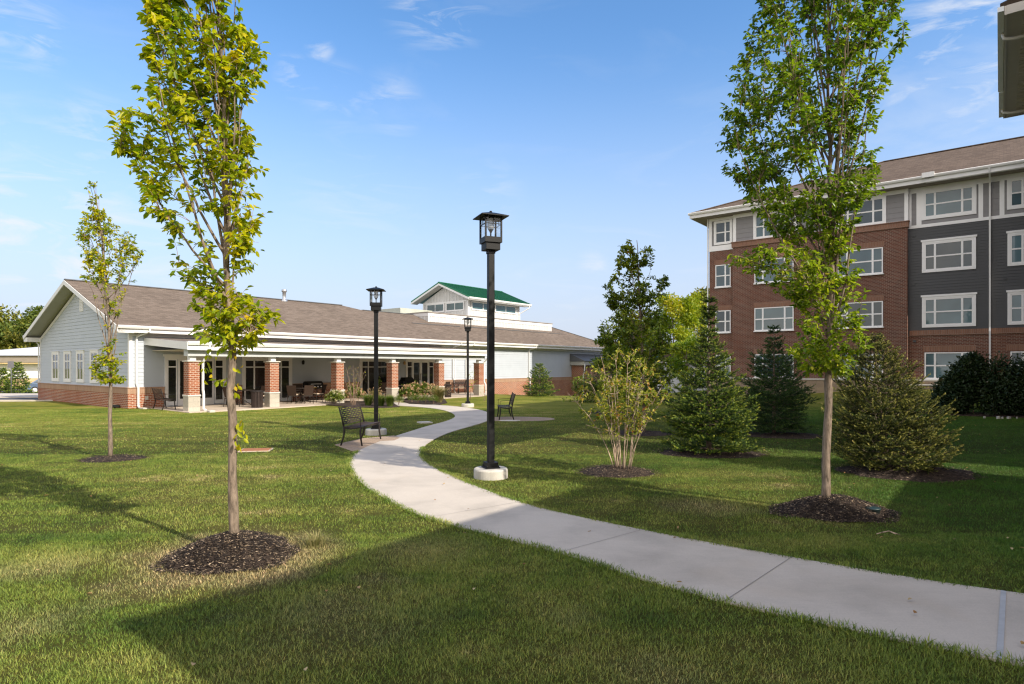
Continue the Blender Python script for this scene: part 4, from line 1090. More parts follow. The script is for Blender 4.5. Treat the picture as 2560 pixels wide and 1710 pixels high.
def lettering(txt, size, loc, rot, parent, m, name='lettering'):
    cu = bpy.data.curves.new(name, 'FONT'); cu.body = txt; cu.size = size; cu.extrude = .004; cu.align_x = 'CENTER'
    ob = bpy.data.objects.new(name, cu); COL.objects.link(ob)
    dg = bpy.context.evaluated_depsgraph_get(); me = bpy.data.meshes.new_from_object(ob.evaluated_get(dg))
    bpy.data.objects.remove(ob); me.materials.clear(); me.materials.append(m)
    o = bpy.data.objects.new(name, me); link(o, parent); o.location = loc; o.rotation_euler = rot
    return o
for xx in (-3.2, 1.3, 5.6):
    lettering('Tyvek', .95, (xx, -.035, 1.55), (R(90), 0, 0), hs, M['ink'])
q = MB(); q.tube([(8.3, 2, 3.9), (8.3, 2, 5.2)], .12, 8); q.build('vent_pipe', M['white'], hs)
x4, y4 = W2(47.5, 17.4); z4_ = float(gz(x4, y4))
ph = thing('pale_house', 'low pale grey sided house glimpsed between the trunks behind the shrubs', 'house', (x4, y4, z4_), ROT)
q = MB(); q.box(0, 8, 0, 6.6, -.4, 2.3); siding(q, Face('T', 0), 0, 2.3, lambda z: (0, 6.6), .2); q.build('wall', paint('pale lap siding', (.50,.53,.57), .6, .05), ph)
q = MB(); q.add([(-.5,-.5,2.3),(8.5,-.5,2.3),(8.5,7.1,2.3),(-.5,7.1,2.3),(-.5,3.3,2.9),(8.5,3.3,2.9)], [(0,1,5,4),(2,3,4,5),(0,4,3),(1,2,5),(0,3,2,1)]); q.build('roof', M['shingle_b'], ph)
q = MB(); q.box(-.06, -.0, -.1, .1, 0, 2.3); q.box(-.06, 0, 6.5, 6.7, 0, 2.3); q.box(-.56, -.5, -.6, 7.2, 2.15, 2.32); q.build('white_trim', M['white'], ph)

# ------------------------------------------------------------------ trees
GREEN_Y = [(0, (.07,.14,.008)), (.25, (.17,.26,.012)), (.5, (.36,.40,.012)), (.75, (.54,.50,.014)), (.9, (.62,.50,.02)), (1, (.60,.38,.03))]
GREEN = [(0, (.035,.085,.010)), (.35, (.10,.18,.014)), (.65, (.24,.33,.018)), (.88, (.40,.45,.025)), (1, (.54,.48,.06))]
M['leaf_y'] = leaf_mat('yellow green elm leaf', GREEN_Y, .55, .4)
M['leaf_g'] = leaf_mat('green elm leaf', GREEN, .45, .33)
M['leaf_oak'] = leaf_mat('oak leaf', [(0, (.035,.075,.010)), (.4, (.12,.18,.018)), (.7, (.26,.31,.022)), (.92, (.22,.24,.03)), (1, (.26,.07,.025))], .3, .4)
M['leaf_shrub'] = leaf_mat('shrub leaf', [(0, (.08,.13,.02)), (.4, (.24,.29,.035)), (.8, (.46,.42,.06)), (.95, (.42,.28,.05)), (1, (.44,.15,.04))], .4, .45)
M['leaf_lime'] = leaf_mat('sunlit lime foliage', [(0, (.06,.12,.01)), (.5, (.20,.27,.012)), (.85, (.42,.40,.015)), (1, (.52,.38,.02))], .4, .5)
M['leaf_far'] = leaf_mat('far wood foliage', [(0, (.035,.065,.012)), (.4, (.10,.14,.018)), (.75, (.24,.23,.035)), (1, (.34,.27,.06))], .25, .6)
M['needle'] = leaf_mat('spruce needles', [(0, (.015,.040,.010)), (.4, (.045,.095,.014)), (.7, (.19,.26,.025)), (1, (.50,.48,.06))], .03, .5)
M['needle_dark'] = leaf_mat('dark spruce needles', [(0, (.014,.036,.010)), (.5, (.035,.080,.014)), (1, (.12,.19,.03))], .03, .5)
M['needle_dry'] = leaf_mat('olive spruce needles', [(0, (.022,.036,.010)), (.4, (.065,.085,.016)), (.7, (.26,.26,.05)), (1, (.56,.48,.15))], .03, .5)

def bez(a, b, c, n):
    q = np.linspace(0, 1, n)[:, None]
    return (1-q)**2*a + 2*q*(1-q)*b + q*q*c
def deciduous(name, label, cat, base, prof, zl, trunk, seed, nlimb, ntwig, leaves, lsize, lm, bm_, group=None, limb_r=.02, gap=None, twig_r=.0035, tint_f=None, trunk_mat='bark_grey', depth=.85, voids=.7, droop=.35, limb_z=(0, .75), bark2=None, steep=1.0):
    """prof: list (z, xl, xr) crown outline; trunk: list (x, y, z, r) ; everything relative to base"""
    rg = np.random.default_rng(seed)
    root = thing(name, label, cat, base, 0, group)
    tr = np.array(trunk)
    prof = np.array(sorted(prof)); z0, z1 = prof[0, 0], prof[-1, 0]
    def tp(z): return np.array([np.interp(z, tr[:, 2], tr[:, 0]), np.interp(z, tr[:, 2], tr[:, 1]), z])
    def ext(z): return np.interp(z, prof[:, 0], prof[:, 1]), np.interp(z, prof[:, 0], prof[:, 2])
    q = MB()
    zs = np.linspace(0, tr[-1, 2], 26)
    pts = [tp(z) + np.array([rg.normal(0, .006), rg.normal(0, .006), 0]) for z in zs]
    rad = [float(np.interp(z, tr[:, 2], tr[:, 3]))*(1 + .05*rg.normal()) for z in zs]
    q.tube(pts, rad, 12)
    limbs = []   # polylines
    zt = tr[-1, 2]
    for p in np.linspace(zl, zt, 24): limbs.append(tp(p)[None, :])
    lz = rg.random(nlimb)
    for i in range(nlimb):
        f = limb_z[0] + (limb_z[1]-limb_z[0])*((i + lz[i])/nlimb)
        zs_ = zl + (zt - zl)*f
        a = tp(zs_)
        zc = min(zs_ + rg.uniform(.22, .5)*(z1 - z0)*steep, z1 - .1)
        xl, xr = ext(zc); ang = i*2.4 + rg.normal(0, .4)
        cx, hw = (xl+xr)/2, (xr-xl)/2
        rr = rg.uniform(.55, .92)
        c = np.array([cx + hw*rr*math.cos(ang), hw*depth*rr*math.sin(ang), zc])
        m = a*.45 + c*.55; m[2] = a[2]*.62 + c[2]*.38
        P = bez(a, m, c, 9) + rg.normal(0, .012, (9, 3))*np.linspace(0, 1, 9)[:, None]
        r0 = limb_r*rg.uniform(.6, 1.2)*(1.2 - f)
        q.tube(P, np.linspace(r0, .0045, 9), 6)
        limbs.append(P)
    q.build('trunk', M[trunk_mat], root)
    LPs = np.concatenate(limbs)
    tw = MB(); PP = []; DD = []; TT = []
    made = 0; tries = 0
    while made < ntwig and tries < ntwig*12:
        tries += 1
        z = rg.uniform(z0, z1)
        xl, xr = ext(z); cx, hw = (xl+xr)/2, (xr-xl)/2
        if rg.random() > min(1, hw/ (np.max(prof[:,2]-prof[:,1])/2))*1.15: continue
        a = rg.uniform(0, 6.283); r = rg.random()**.45
        e = np.array([cx + hw*r*math.cos(a), hw*depth*r*math.sin(a), z])
        if gap is not None and gap(e[0], z) > rg.random(): continue
        if math.sin(e[0]*5.1/voids + e[2]*2.3/voids + seed) + math.sin(e[2]*4.7/voids - e[0]*3/voids) + math.sin(e[1]*5/voids + e[2]*3/voids) < -.55 and rg.random() < .75: continue
        d = LPs - e; dist = np.linalg.norm(d*np.array([1, 1, .8]), axis=1) + np.where(d[:, 2] > -.05, 1.5, 0)
        s = LPs[np.argmin(dist)]
        if np.linalg.norm(e-s) > 1.5: continue
        m = s*.5 + e*.5; m[2] = s[2]*.4 + e[2]*.6 + .03
        P = bez(s, m, e, 6)
        tw.tube(P, np.linspace(twig_r, .0012, 6), 3, False)
        if made % 5 == 0: LPs = np.concatenate([LPs, P[2:5]])
        nl = max(2, int(leaves*rg.uniform(.6, 1.4)))
        ln = np.linalg.norm(e - s)
        fr = 1 - rg.random(nl)**1.3*min(1, .42/max(ln, .01)) if ln > .42 else 1 - rg.random(nl)*.8
        fr = np.clip(fr, 0, 1)
        base_ = (1-fr[:, None])**2*s + 2*fr[:, None]*(1-fr[:, None])*m + fr[:, None]**2*e
        td = nrm((e - m)[None, :])
        rd = rg.normal(0, 1, (nl, 3)); rd[:, 2] *= .6
        D = nrm(td*.55 + nrm(rd)*.9 + np.array([0, 0, -droop]))
        PP.append(base_ + nrm(rd)*.008); DD.append(D)
        t0 = rg.random() if tint_f is None else tint_f(e, rg)
        TT.append(np.clip(t0*.55 + rg.random(nl)*.45, 0, 1)); made += 1
    tw.build('branches', M[bark2 or 'bark_red'], root)
    P = np.concatenate(PP); D = np.concatenate(DD); T = np.concatenate(TT); n = len(P)
    N = nrm(np.stack([rg.normal(0, .55, n), rg.normal(0, .55, n), np.ones(n)], 1))
    L = lsize*rg.uniform(.6, 1.2, n)
    V, Fq = leaf_geo(P, D, N, L, L*.55, rg)
    npmesh('crown', V, Fq, M[lm], root, np.repeat(T, 2))
    return root

def px_prof(rows, base_u, Y, dz=0.0):
    return [(H_ + (VH_ - v)*Y/F_ - dz, (l - base_u)*Y/F_, (r - base_u)*Y/F_) for v, l, r in rows]
# large tree at left
Y = LT[1]; bu = 588
pr = px_prof([(1010,560,610),(960,520,600),(920,490,620),(880,470,655),(830,465,690),(780,478,705),(740,480,665),(700,445,640),(650,405,645),(600,412,650),(560,385,652),(500,350,668),(430,322,662),(370,300,655),(330,282,640),(300,292,628),(270,350,632),(220,372,640),(150,362,662),(100,368,660),(40,365,602),(0,365,595),(-60,380,590),(-200,400,580),(-330,460,560)], bu, Y)
tz = lambda v: H_ + (VH_ - v)*Y/F_
deciduous('street_tree', 'tall young tree with yellow-green leaves and bare trunk, nearest one at left', 'tree', (LT[0], LT[1], 0), pr, tz(820),
    [(0,0,.1,.052),(-.02,0,.5,.045),(-.03,0,1.2,.040),(-.05,0,tz(800),.036),(-.09,0,tz(700),.030),(-.10,.02,tz(500),.023),(-.12,.02,tz(250),.017),(-.17,0,tz(0),.011),(-.2,0,tz(-300),.005)],
    21, 36, 1020, 11, .080, 'leaf_y', 'bark_grey', limb_r=.016, depth=.8,
    gap=lambda x, z: (.80 if tz(700) < z < tz(420) and -.62 < x < .05 else 0) + (.95 if z < tz(855) else 0), tint_f=lambda e, rg: np.clip(rg.beta(2, 2.6) + .14*(e[0] > .05), 0, 1), steep=.9)
lt_root = [o for o in COL.objects if o.get('category') == 'tree'][-1]
rg = np.random.default_rng(4); n = 30
zc = np.where(rg.random(n) < .55, rg.uniform(1.0, 1.33, n), rg.uniform(1.55, 2.0, n)); xc = np.where(zc < 1.4, rg.uniform(.03, .08, n), rg.uniform(-.42, .05, n)*(zc > 1.7) + .02)
V, Fq = leaf_geo(np.stack([xc, rg.normal(-.02, .05, n), zc], 1), np.stack([rg.normal(0, .6, n), rg.normal(0, .5, n), -np.ones(n)], 1), rg.normal(0, 1, (n, 3)), .068*rg.uniform(.6, 1.2, n), .036, rg)
npmesh('trunk_sprouts', V, Fq, M['leaf_y'], lt_root, np.repeat(rg.uniform(.5, 1, n), 2))
COL.objects['trunk_sprouts']['kind'] = 'stuff'
# large tree at right
Y = RT[1]; bu = 2060
pr = px_prof([(940,2000,2130),(910,1975,2160),(870,1965,2165),(820,1985,2160),(770,1990,2150),(730,1960,2160),(690,1850,2155),(640,1790,2120),(600,1960,2140),(560,1900,2135),(500,1860,2180),(450,1850,2195),(400,1800,2180),(330,1795,2175),(270,1810,2190),(200,1800,2225),(150,1790,2240),(100,1850,2235),(50,1870,2240),(0,1880,2245),(-100,1900,2230),(-250,1960,2200),(-380,2030,2150)], bu, Y)
tz = lambda v: H_ + (VH_ - v)*RT[1]/F_
deciduous('street_tree', 'tall young tree with dense dark green leaves, nearest one at right before the brick building', 'tree', (RT[0], RT[1], 0), pr, tz(890),
    [(0,0,.1,.058),(.02,0,.5,.052),(.03,0,1.2,.047),(.06,0,tz(880),.043),(.09,0,tz(700),.034),(.08,.02,tz(500),.026),(.05,.02,tz(250),.018),(.05,0,tz(0),.012),(.05,0,tz(-340),.005)],
    33, 42, 2450, 12, .070, 'leaf_g', 'bark_grey', limb_r=.020, depth=.85,
    gap=lambda x, z: (.85 if tz(470) < z < tz(370) and -.32 < x < .15 else 0) + (.6 if z > tz(180) and -.42 < x < -.2 else 0), tint_f=lambda e, rg: np.clip(rg.beta(2, 2.2)*.85 + .32*(e[2] < 3.6), 0, 1), steep=.95, trunk_mat='bark_grey')
# sapling at left
Y = ST[1]; bu = 275
pr = px_prof([(960,238,312),(920,225,315),(880,235,310),(840,245,300),(790,250,295),(740,225,310),(700,200,330),(660,205,350),(630,200,360),(600,188,345),(575,195,320),(540,205,265),(500,210,250),(455,215,245)], bu, Y)
tz = lambda v: H_ + (VH_ - v)*ST[1]/F_
deciduous('street_tree', 'slender sapling with sparse yellow-green leaves on the lawn left of the nearest tree', 'tree', (ST[0], ST[1], 0), pr, tz(950),
    [(0,0,0,.045),(.0,0,1.0,.036),(0,0,tz(960),.032),(-.03,0,tz(800),.024),(-.15,0,tz(600),.014),(-.33,0,tz(470),.005)],
    41, 24, 520, 9, .070, 'leaf_y', 'bark_grey', limb_r=.014, depth=.7, gap=lambda x, z: .80 if tz(890) < z < tz(700) else 0, steep=.7)
# oak in the middle distance
Y = OK_[1]; bu = 1610
pr = px_prof([(1010,1590,1640),(960,1530,1680),(930,1500,1690),(880,1490,1700),(840,1480,1680),(800,1500,1665),(760,1515,1650),(720,1500,1670),(700,1520,1672),(670,1535,1610),(640,1535,1640),(620,1540,1630),(600,1565,1600)], bu, Y)
tz = lambda v: H_ + (VH_ - v)*OK_[1]/F_
deciduous('oak_tree', 'narrow dark oak with a few russet leaves standing behind the many-stemmed shrub', 'tree', (OK_[0], OK_[1], 0), pr, tz(1000),
    [(0,0,0,.06),(0,0,tz(960),.05),(-.1,0,tz(800),.035),(-.2,0,tz(600),.008)], 52, 38, 900, 15, .095, 'leaf_oak', 'bark_grey', limb_r=.018, depth=.9, droop=.1, steep=.5,
    tint_f=lambda e, rg: np.clip(rg.beta(1.6, 2.4)*.9 + .35*(e[2] > 4.3 and e[0] < -.3), 0, 1), gap=lambda x, z: .75*(math.sin(z*6.3)+math.sin(x*9+z*3) > .5))  # top left of the crown yellowed: sunlight there is put into the leaf tint
# many-stemmed shrub beside the path
def multistem(name, label, cat, base, h, wd, nst, seed, leaves, lsize, lm, stem_r=.011, bare=.4, bark='bark_pale', group=None, spread0=.12, leafy=1.0):
    rg = np.random.default_rng(seed); root = thing(name, label, cat, base, 0, group)
    q = MB(); PP = []; DD = []
    for i in range(nst):
        a = i*2.4 + rg.normal(0, .3); r = wd*rg.uniform(.25, 1.0); hh = h*rg.uniform(.72, 1.0)*(1 - .25*r/wd)
        s = np.array([spread0*math.cos(a)*rg.uniform(.2, 1), spread0*math.sin(a)*rg.uniform(.2, 1), 0]); e = np.array([r*math.cos(a), r*math.sin(a), hh])
        m = s + (e-s)*np.array([.22, .22, .55])
        P = bez(s, m, e, 10) + rg.normal(0, .008, (10, 3))*np.linspace(.2, 1, 10)[:, None]
        q.tube(P, np.linspace(stem_r*rg.uniform(.7, 1.2), .003, 10), 5)
        for j in range(int(7*leafy) if leafy else 0):
            f = rg.uniform(bare, 1); k_ = min(8, int(f*9)); s2 = P[k_]*(1-(f*9-k_)) + P[k_+1]*(f*9-k_)
            d = nrm(np.array([rg.normal(), rg.normal(), rg.uniform(.2, 1.3)])); L = rg.uniform(.15, .42)*h/2.2
            e2 = s2 + d*L; m2 = s2*.5 + e2*.5 + np.array([0, 0, -.02]); P2 = bez(s2, m2, e2, 5)
            q.tube(P2, np.linspace(.0045, .0015, 5), 3, False)
            nl = max(1, int(leaves*rg.uniform(.5, 1.5))); fr = rg.uniform(.15, 1, nl)[:, None]
            PP.append(s2*(1-fr) + e2*fr); DD.append(nrm(nrm(rg.normal(0, 1, (nl, 3))) + d*.6 + np.array([0, 0, -.25])))
    q.build('stems', M[bark], root)
    if PP:
        P = np.concatenate(PP); D = np.concatenate(DD); n = len(P)
        N = nrm(np.stack([rg.normal(0, .6, n), rg.normal(0, .6, n), np.ones(n)], 1)); L = lsize*rg.uniform(.6, 1.25, n)
        V, Fq = leaf_geo(P, D, N, L, L*.52, rg)
        npmesh('foliage', V, Fq, M[lm], root, np.repeat(rg.random(n), 2))
    return root
multistem('shrub', 'many-stemmed shrub with pale bare stems and sparse yellowing leaves beside the path', 'shrub', (SH[0], SH[1], .05), 2.3, .98, 19, 61, 14, .068, 'leaf_shrub', .009, .36, leafy=1.5, spread0=.16)

# spruces
def spruce(label, base, h, prof, seed, mat, whorls, per, lean=(0, 0), group='spruces on the lawn', nl=.026, dens=1.0, name='spruce_tree', sprig=.075, up=.10):
    """prof(f) -> radius at height fraction f"""
    rg = np.random.default_rng(seed); root = thing(name, label, 'spruce', base, 0, group)
    q = MB(); q.tube([(0,0,0), (lean[0]*.5, lean[1]*.5, h*.5), (lean[0], lean[1], h)], [h*.018, h*.011, .006], 8); q.build('trunk', M['bark_grey'], root)
    A = []; B = []; tints = []
    bq = MB()
    for i in range(whorls):
        f = (i + rg.random()*.6)/whorls; f = f**.92
        z = .06 + (h - .1)*f; R_ = prof(f)*rg.uniform(.84, 1.14)
        npb = max(4, int(per*(1 - .45*f)))
        for j in range(npb):
            a = j*2*math.pi/npb + i*1.3 + rg.normal(0, .18); r = R_*rg.uniform(.70, 1.14)
            s = np.array([lean[0]*f, lean[1]*f, z]); d = np.array([math.cos(a), math.sin(a), 0])
            e = s + d*r + np.array([0, 0, r*(up + .55*f) - .10*r*rg.random()])
            m = s + d*r*.55 + np.array([0, 0, -.06*r])
            P = bez(s, m, e, 8)
            bq.tube(P, np.linspace(.008, .003, 8), 3, False)
            A.append(P[-2]); B.append(P[-1] + (P[-1]-P[-2])*1.0); tints.append(.9)
            nt_ = max(3, int(r/sprig))
            for k_ in range(nt_):
                fk = .22 + .78*(k_ + rg.random()*.5)/nt_; x = fk*7; ii = min(6, int(x)); p = P[ii]*(1-(x-ii)) + P[ii+1]*(x-ii)
                side = 1 if k_ % 2 else -1
                dd = nrm(P[ii+1]-P[ii]); pr_ = np.array([-d[1], d[0], 0])*side
                ln = (.13 + .45*r*(1-fk)**.8)*rg.uniform(.6, 1.3); ln = min(ln, .42)
                td = nrm(dd*.75 + pr_*.75 + np.array([0, 0, rg.normal(.06, .16)]))
                A.append(p); B.append(p + td*ln); tints.append(rg.uniform(.1, .75))
                if ln > .13:
                    for g_ in (.4, .7):
                        p2 = p + td*ln*g_; t2 = nrm(td*.7 + dd*.4*rg.choice([-1, 1]) + np.array([0, 0, rg.normal(.05, .2)]))
                        A.append(p2); B.append(p2 + t2*ln*.45); tints.append(rg.uniform(.2, .85))
    bq.build('branches', M['bark_grey'], root)
    A = np.array(A); B = np.array(B); tints = np.array(tints)
    L = np.linalg.norm(B-A, axis=1); cnt = np.maximum(6, (L/.0055*dens).astype(int))
    idx = np.repeat(np.arange(len(A)), cnt); n = len(idx); f = rg.random(n)[:, None]
    P = A[idx]*(1-f) + B[idx]*f; ax = nrm(B[idx]-A[idx])
    rd = rg.normal(0, 1, (n, 3)); rd = nrm(rd - ax*np.sum(rd*ax, 1, keepdims=True))
    D = nrm(ax*.75 + rd*.85 + np.array([0, 0, .12]))
    V, Fq = needle_geo(P, D, rg.normal(0, 1, (n, 3)), nl*rg.uniform(.7, 1.2, n), nl*.5*np.ones(n))
    T = np.clip(tints[idx]*.45 + f[:, 0]**2*.5 + rg.normal(0, .06, n), 0, 1)
    npmesh('needles', V, Fq, M[mat], root, T)
    return root
spruce('bright green spruce with a thin leader, behind the many-stemmed shrub', (SA[0], SA[1], 0), 3.35, lambda f: (1.0*(1-f)**.72 if f < .42 else (.80*(1-f)**.9 if f < .66 else .42*(1-f)))*(1 if f > .08 else .88) + .03, 71, 'needle', 25, 17, dens=1.5, sprig=.09, nl=.027, up=.14)
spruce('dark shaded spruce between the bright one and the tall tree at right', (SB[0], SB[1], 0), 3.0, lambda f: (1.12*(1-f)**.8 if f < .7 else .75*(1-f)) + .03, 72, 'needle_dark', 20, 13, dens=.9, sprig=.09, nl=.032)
spruce('broad olive spruce leaning right, behind the trunk of the tall right tree', (SC[0]+.04, SC[1]+.1, 0), 2.42, lambda f: (1.0*(1-f)**.62*(.80 if f < .06 else 1) if f < .6 else 1.25*(1-f)**.9) + .03, 73, 'needle_dry', 24, 17, lean=(-.30, 0), dens=1.55, sprig=.105, nl=.024, up=.22)
s1 = G(2070, 1068)
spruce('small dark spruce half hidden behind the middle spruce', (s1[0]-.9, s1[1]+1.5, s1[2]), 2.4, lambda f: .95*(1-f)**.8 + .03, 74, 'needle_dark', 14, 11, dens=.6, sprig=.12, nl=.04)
wsp = G(1348, 990)
spruce('small bushy spruce against the brick base of the long building', (wsp[0], wsp[1]-.3, wsp[2]), 2.05, lambda f: 1.0*(1-f)**.75 + .04, 75, 'needle', 16, 12, dens=.5, sprig=.12, nl=.05)
l1 = (-41.0+.4, 46.5)
spruce('broad spruce at the far left beside the parked car', (-36.5, 45.5, float(gz(-36.5, 45.5))), 2.55, lambda f: .95*(1-f)**.8 + .05, 76, 'needle', 14, 13, dens=.4, sprig=.16, nl=.07)
spruce('bright narrow evergreen cut by the left edge of the photo', (-39.0, 47.0, float(gz(-39.0, 47.0))), 2.2, lambda f: .8*(1-f)**.45 + .04, 77, 'needle', 14, 12, dens=.5, sprig=.14, nl=.07)
gb = G(1640, 1008)
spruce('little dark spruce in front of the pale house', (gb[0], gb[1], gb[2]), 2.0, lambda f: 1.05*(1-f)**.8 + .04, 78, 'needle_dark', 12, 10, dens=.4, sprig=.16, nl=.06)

# leafy mounds: hedges, boxwood, hydrangea
def blob_shrub(name, label, cat, base, blobs, seed, n, lsize, lm, group=None, jit=.18, wid=.6, rot=0, heads=None, hm=None, nh=0, hs_=.05):
    rg = np.random.default_rng(seed); root = thing(name, label, cat, base, rot, group)
    bl = np.array(blobs, float); vol = bl[:, 3]*bl[:, 4]; vol = vol/vol.sum()
    i = rg.choice(len(bl), n, p=vol)
    u = nrm(rg.normal(0, 1, (n, 3))); u[:, 2] = np.where(bl[i, 2] > .45*bl[i, 4] + .2, u[:, 2], np.abs(u[:, 2])*1.0 - .15*rg.random(n))
    r = (1 - jit) + rg.normal(0, jit*.7, n) - (rg.random(n) < .35)*rg.random(n)*.5
    wob = 1 + .12*np.sin(u[:, 0]*9 + u[:, 2]*7 + i) + .08*np.sin(u[:, 1]*13 + i)
    P = bl[i, :3] + u*np.stack([bl[i, 3], bl[i, 3], bl[i, 4]], 1)*(r*wob)[:, None]
    P[:, 2] = np.maximum(P[:, 2], .02)
    D = nrm(u*.8 + rg.normal(0, .6, (n, 3)) + np.array([0, 0, .2])); N = nrm(u + rg.normal(0, .5, (n, 3)) + np.array([0, 0, .5]))
    L = lsize*rg.uniform(.6, 1.3, n)
    V, Fq = leaf_geo(P, D, N, L, L*wid, rg)
    cl = vnoise(P[:, 0]*6+40, P[:, 1]*6+P[:, 2]*5+40, seed)
    npmesh('foliage', V, Fq, M[lm], root, np.repeat(np.clip(cl*.6 + rg.random(n)*.45, 0, 1), 2))
    q = MB()
    for b in bl:
        for j in range(4):
            a = rg.uniform(0, 6.28); q.tube([(b[0]*.8, b[1]*.8, 0), (b[0]+b[3]*.3*math.cos(a), b[1]+b[3]*.3*math.sin(a), b[2]+b[4]*.6)], [.012, .004], 4, False)
    q.build('stems', M['bark_red'], root)
    if nh:
        hq = []; hf = []; off = 0
        i = rg.choice(len(bl), nh, p=vol); u = nrm(rg.normal(0, 1, (nh, 3)) + np.array([0, -.35, .55])); u[:, 2] = np.maximum(u[:, 2], -.1)
        C = bl[i, :3] + u*np.stack([bl[i, 3], bl[i, 3], bl[i, 4]], 1)*1.02
        m_ = 34; ii = np.repeat(np.arange(nh), m_); nn = len(ii)
        uu = nrm(rg.normal(0, 1, (nn, 3))); sz = hs_*rg.uniform(.75, 1.25, nh)[ii]
        P = C[ii] + uu*sz[:, None]*np.array([.8, .8, 1.1])
        V, Fq = card_geo(P, np.cross(uu, rg.normal(0, 1, (nn, 3))), uu, sz*.75, sz*.7)
        npmesh('flower_heads', V, Fq, M[hm], root, np.clip(rg.random(nh)[ii]*.7 + rg.random(nn)*.3, 0, 1))
    return root
M['bloom_pale'] = leaf_mat('cream green bloom', [(0, (.34,.34,.16)), (.6, (.52,.48,.30)), (1, (.62,.52,.36))], .3, .6)
M['bloom_tan'] = leaf_mat('faded tan bloom', [(0, (.36,.21,.12)), (.6, (.50,.33,.20)), (1, (.58,.44,.28))], .3, .6)
M['leaf_box'] = leaf_mat('boxwood leaf', [(0, (.03,.06,.008)), (.5, (.09,.14,.015)), (1, (.20,.23,.03))], .3, .4)
M['leaf_hedge'] = leaf_mat('dark hedge leaf', [(0, (.010,.022,.008)), (.6, (.025,.050,.014)), (.9, (.05,.07,.02)), (1, (.10,.07,.02))], .2, .5)
def bedp(u, v): return G(u, v)
b = bedp(840, 1010); blob_shrub('hydrangea', 'low hydrangea with cream-green blooms at the left end of the porch bed', 'shrub', b, [(0,0,.25,.42,.42),(-.25,.1,.2,.3,.3)], 81, 1100, .09, 'leaf_box', 'hydrangeas in front of the porch', hm='bloom_pale', nh=34, hs_=.055)
b = bedp(882, 1006); blob_shrub('hydrangea', 'taller hydrangea with fading pinkish blooms behind the bare stems', 'shrub', b, [(0,.1,.35,.42,.55),(.3,.15,.3,.3,.4)], 82, 1200, .09, 'leaf_box', 'hydrangeas in front of the porch', hm='bloom_tan', nh=44, hs_=.055)
b = bedp(1050, 1001); blob_shrub('hydrangea', 'wide hydrangea hedge with masses of tan blooms beside the path end', 'shrub', b, [(-.75,0,.35,.42,.5),(-.25,.15,.4,.45,.58),(.3,.15,.4,.45,.58),(.8,.2,.35,.42,.5)], 83, 2600, .09, 'leaf_box', 'hydrangeas in front of the porch', hm='bloom_tan', nh=120, hs_=.06, rot=.5)
b = bedp(883, 1018)
multistem('shrub', 'nearly bare tall shrub with thin reddish stems in front of the third porch column', 'shrub', b, 2.35, .75, 13, 84, 1.6, .06, 'leaf_y', .010, .3, 'bark_red', leafy=.8, spread0=.12)
for j, (u, v) in enumerate(((1030,1008),(1045,1010),(1064,1010),(1084,1011),(997,1013))):
    b = bedp(u, v)
    blob_shrub('boxwood', ['leftmost of the four small boxwood balls below the wide hydrangea', 'second boxwood ball from the left below the wide hydrangea', 'third boxwood ball from the left below the wide hydrangea', 'rightmost boxwood ball beside the feathery grass', 'small bronze-green round shrub alone at the right end of the left bed'][j], 'shrub', b, [(0,0,.2,.26,.3)], 85+j, 900, .035, 'leaf_box', 'boxwood balls', rot=j*1.3)
def tuft(label, base, h, r, n, seed, m, wd=.012, plume=0):
    rg = np.random.default_rng(seed); root = thing('ornamental_grass', label, 'grass clump', base, 0, 'ornamental grasses in front of the porch')
    a = rg.random(n)*6.283; ro = rg.random(n)*.12; sp = rg.random(n)**.7*r; hh = h*rg.uniform(.6, 1.05, n)
    d = np.stack([np.cos(a), np.sin(a), np.zeros(n)], 1); z = np.array([0, 0, 1.0])
    P0_ = d*ro[:, None]; P1_ = P0_ + d*(sp*.35)[:, None] + z*(hh*.65)[:, None]; P2_ = P0_ + d*sp[:, None] + z*(hh*(1-.25*sp/r))[:, None]
    S = np.cross(d, z)*wd*.5
    V = np.stack([P0_-S, P0_+S, P1_+S*.9, P1_-S*.9, P2_], 1).reshape(-1, 3); b_ = (np.arange(n)*5)[:, None]
    Fq = np.concatenate([b_+np.array([[0,1,2]]), b_+np.array([[0,2,3]]), b_+np.array([[3,2,4]])], 1).reshape(-1, 3)
    npmesh('blades', V, Fq, M[m], root, np.repeat(rg.random(n), 3))
    if plume:
        i = rg.choice(n, plume); m_ = 14; ii = np.repeat(i, m_); nn = len(ii); f = rg.random(nn)[:, None]
        P = P2_[ii] + (P2_[ii]-P1_[ii])*f*.35 + rg.normal(0, .008, (nn, 3))
        V, Fq = card_geo(P, nrm(P2_[ii]-P1_[ii]) + rg.normal(0, .5, (nn, 3)), rg.normal(0, 1, (nn, 3)), .03, .012)
        npmesh('plumes', V, Fq, M['bloom_tan'], root, rg.random(nn))
    return root
M['tuft'] = leaf_mat('ornamental grass blade', [(0, (.06,.12,.015)), (.6, (.12,.20,.03)), (1, (.28,.27,.09))], .35, .45)
M['tuft_dry'] = leaf_mat('dry ornamental grass blade', [(0, (.16,.17,.05)), (.6, (.30,.27,.12)), (1, (.42,.34,.18))], .35, .5)
tuft('left feathery green grass clump beside the bare-stemmed shrub', bedp(921, 1015), .62, .45, 900, 91, 'tuft', plume=40)
tuft('grass clump just right of the second lamp post', bedp(952, 1016), .60, .42, 800, 92, 'tuft', plume=30)
tuft('bright green grass clump left of the bronze round shrub', bedp(975, 1017), .62, .42, 900, 93, 'tuft')
tuft('tan feathery grass clump at the right end of the wide hydrangea', bedp(1098, 1008), .95, .6, 1300, 94, 'tuft_dry', plume=90)
tuft('pale dry grass clump behind the second lamp post', (bedp(940, 1009)[0], bedp(940, 1009)[1], 0), .8, .4, 700, 95, 'tuft_dry', plume=60)
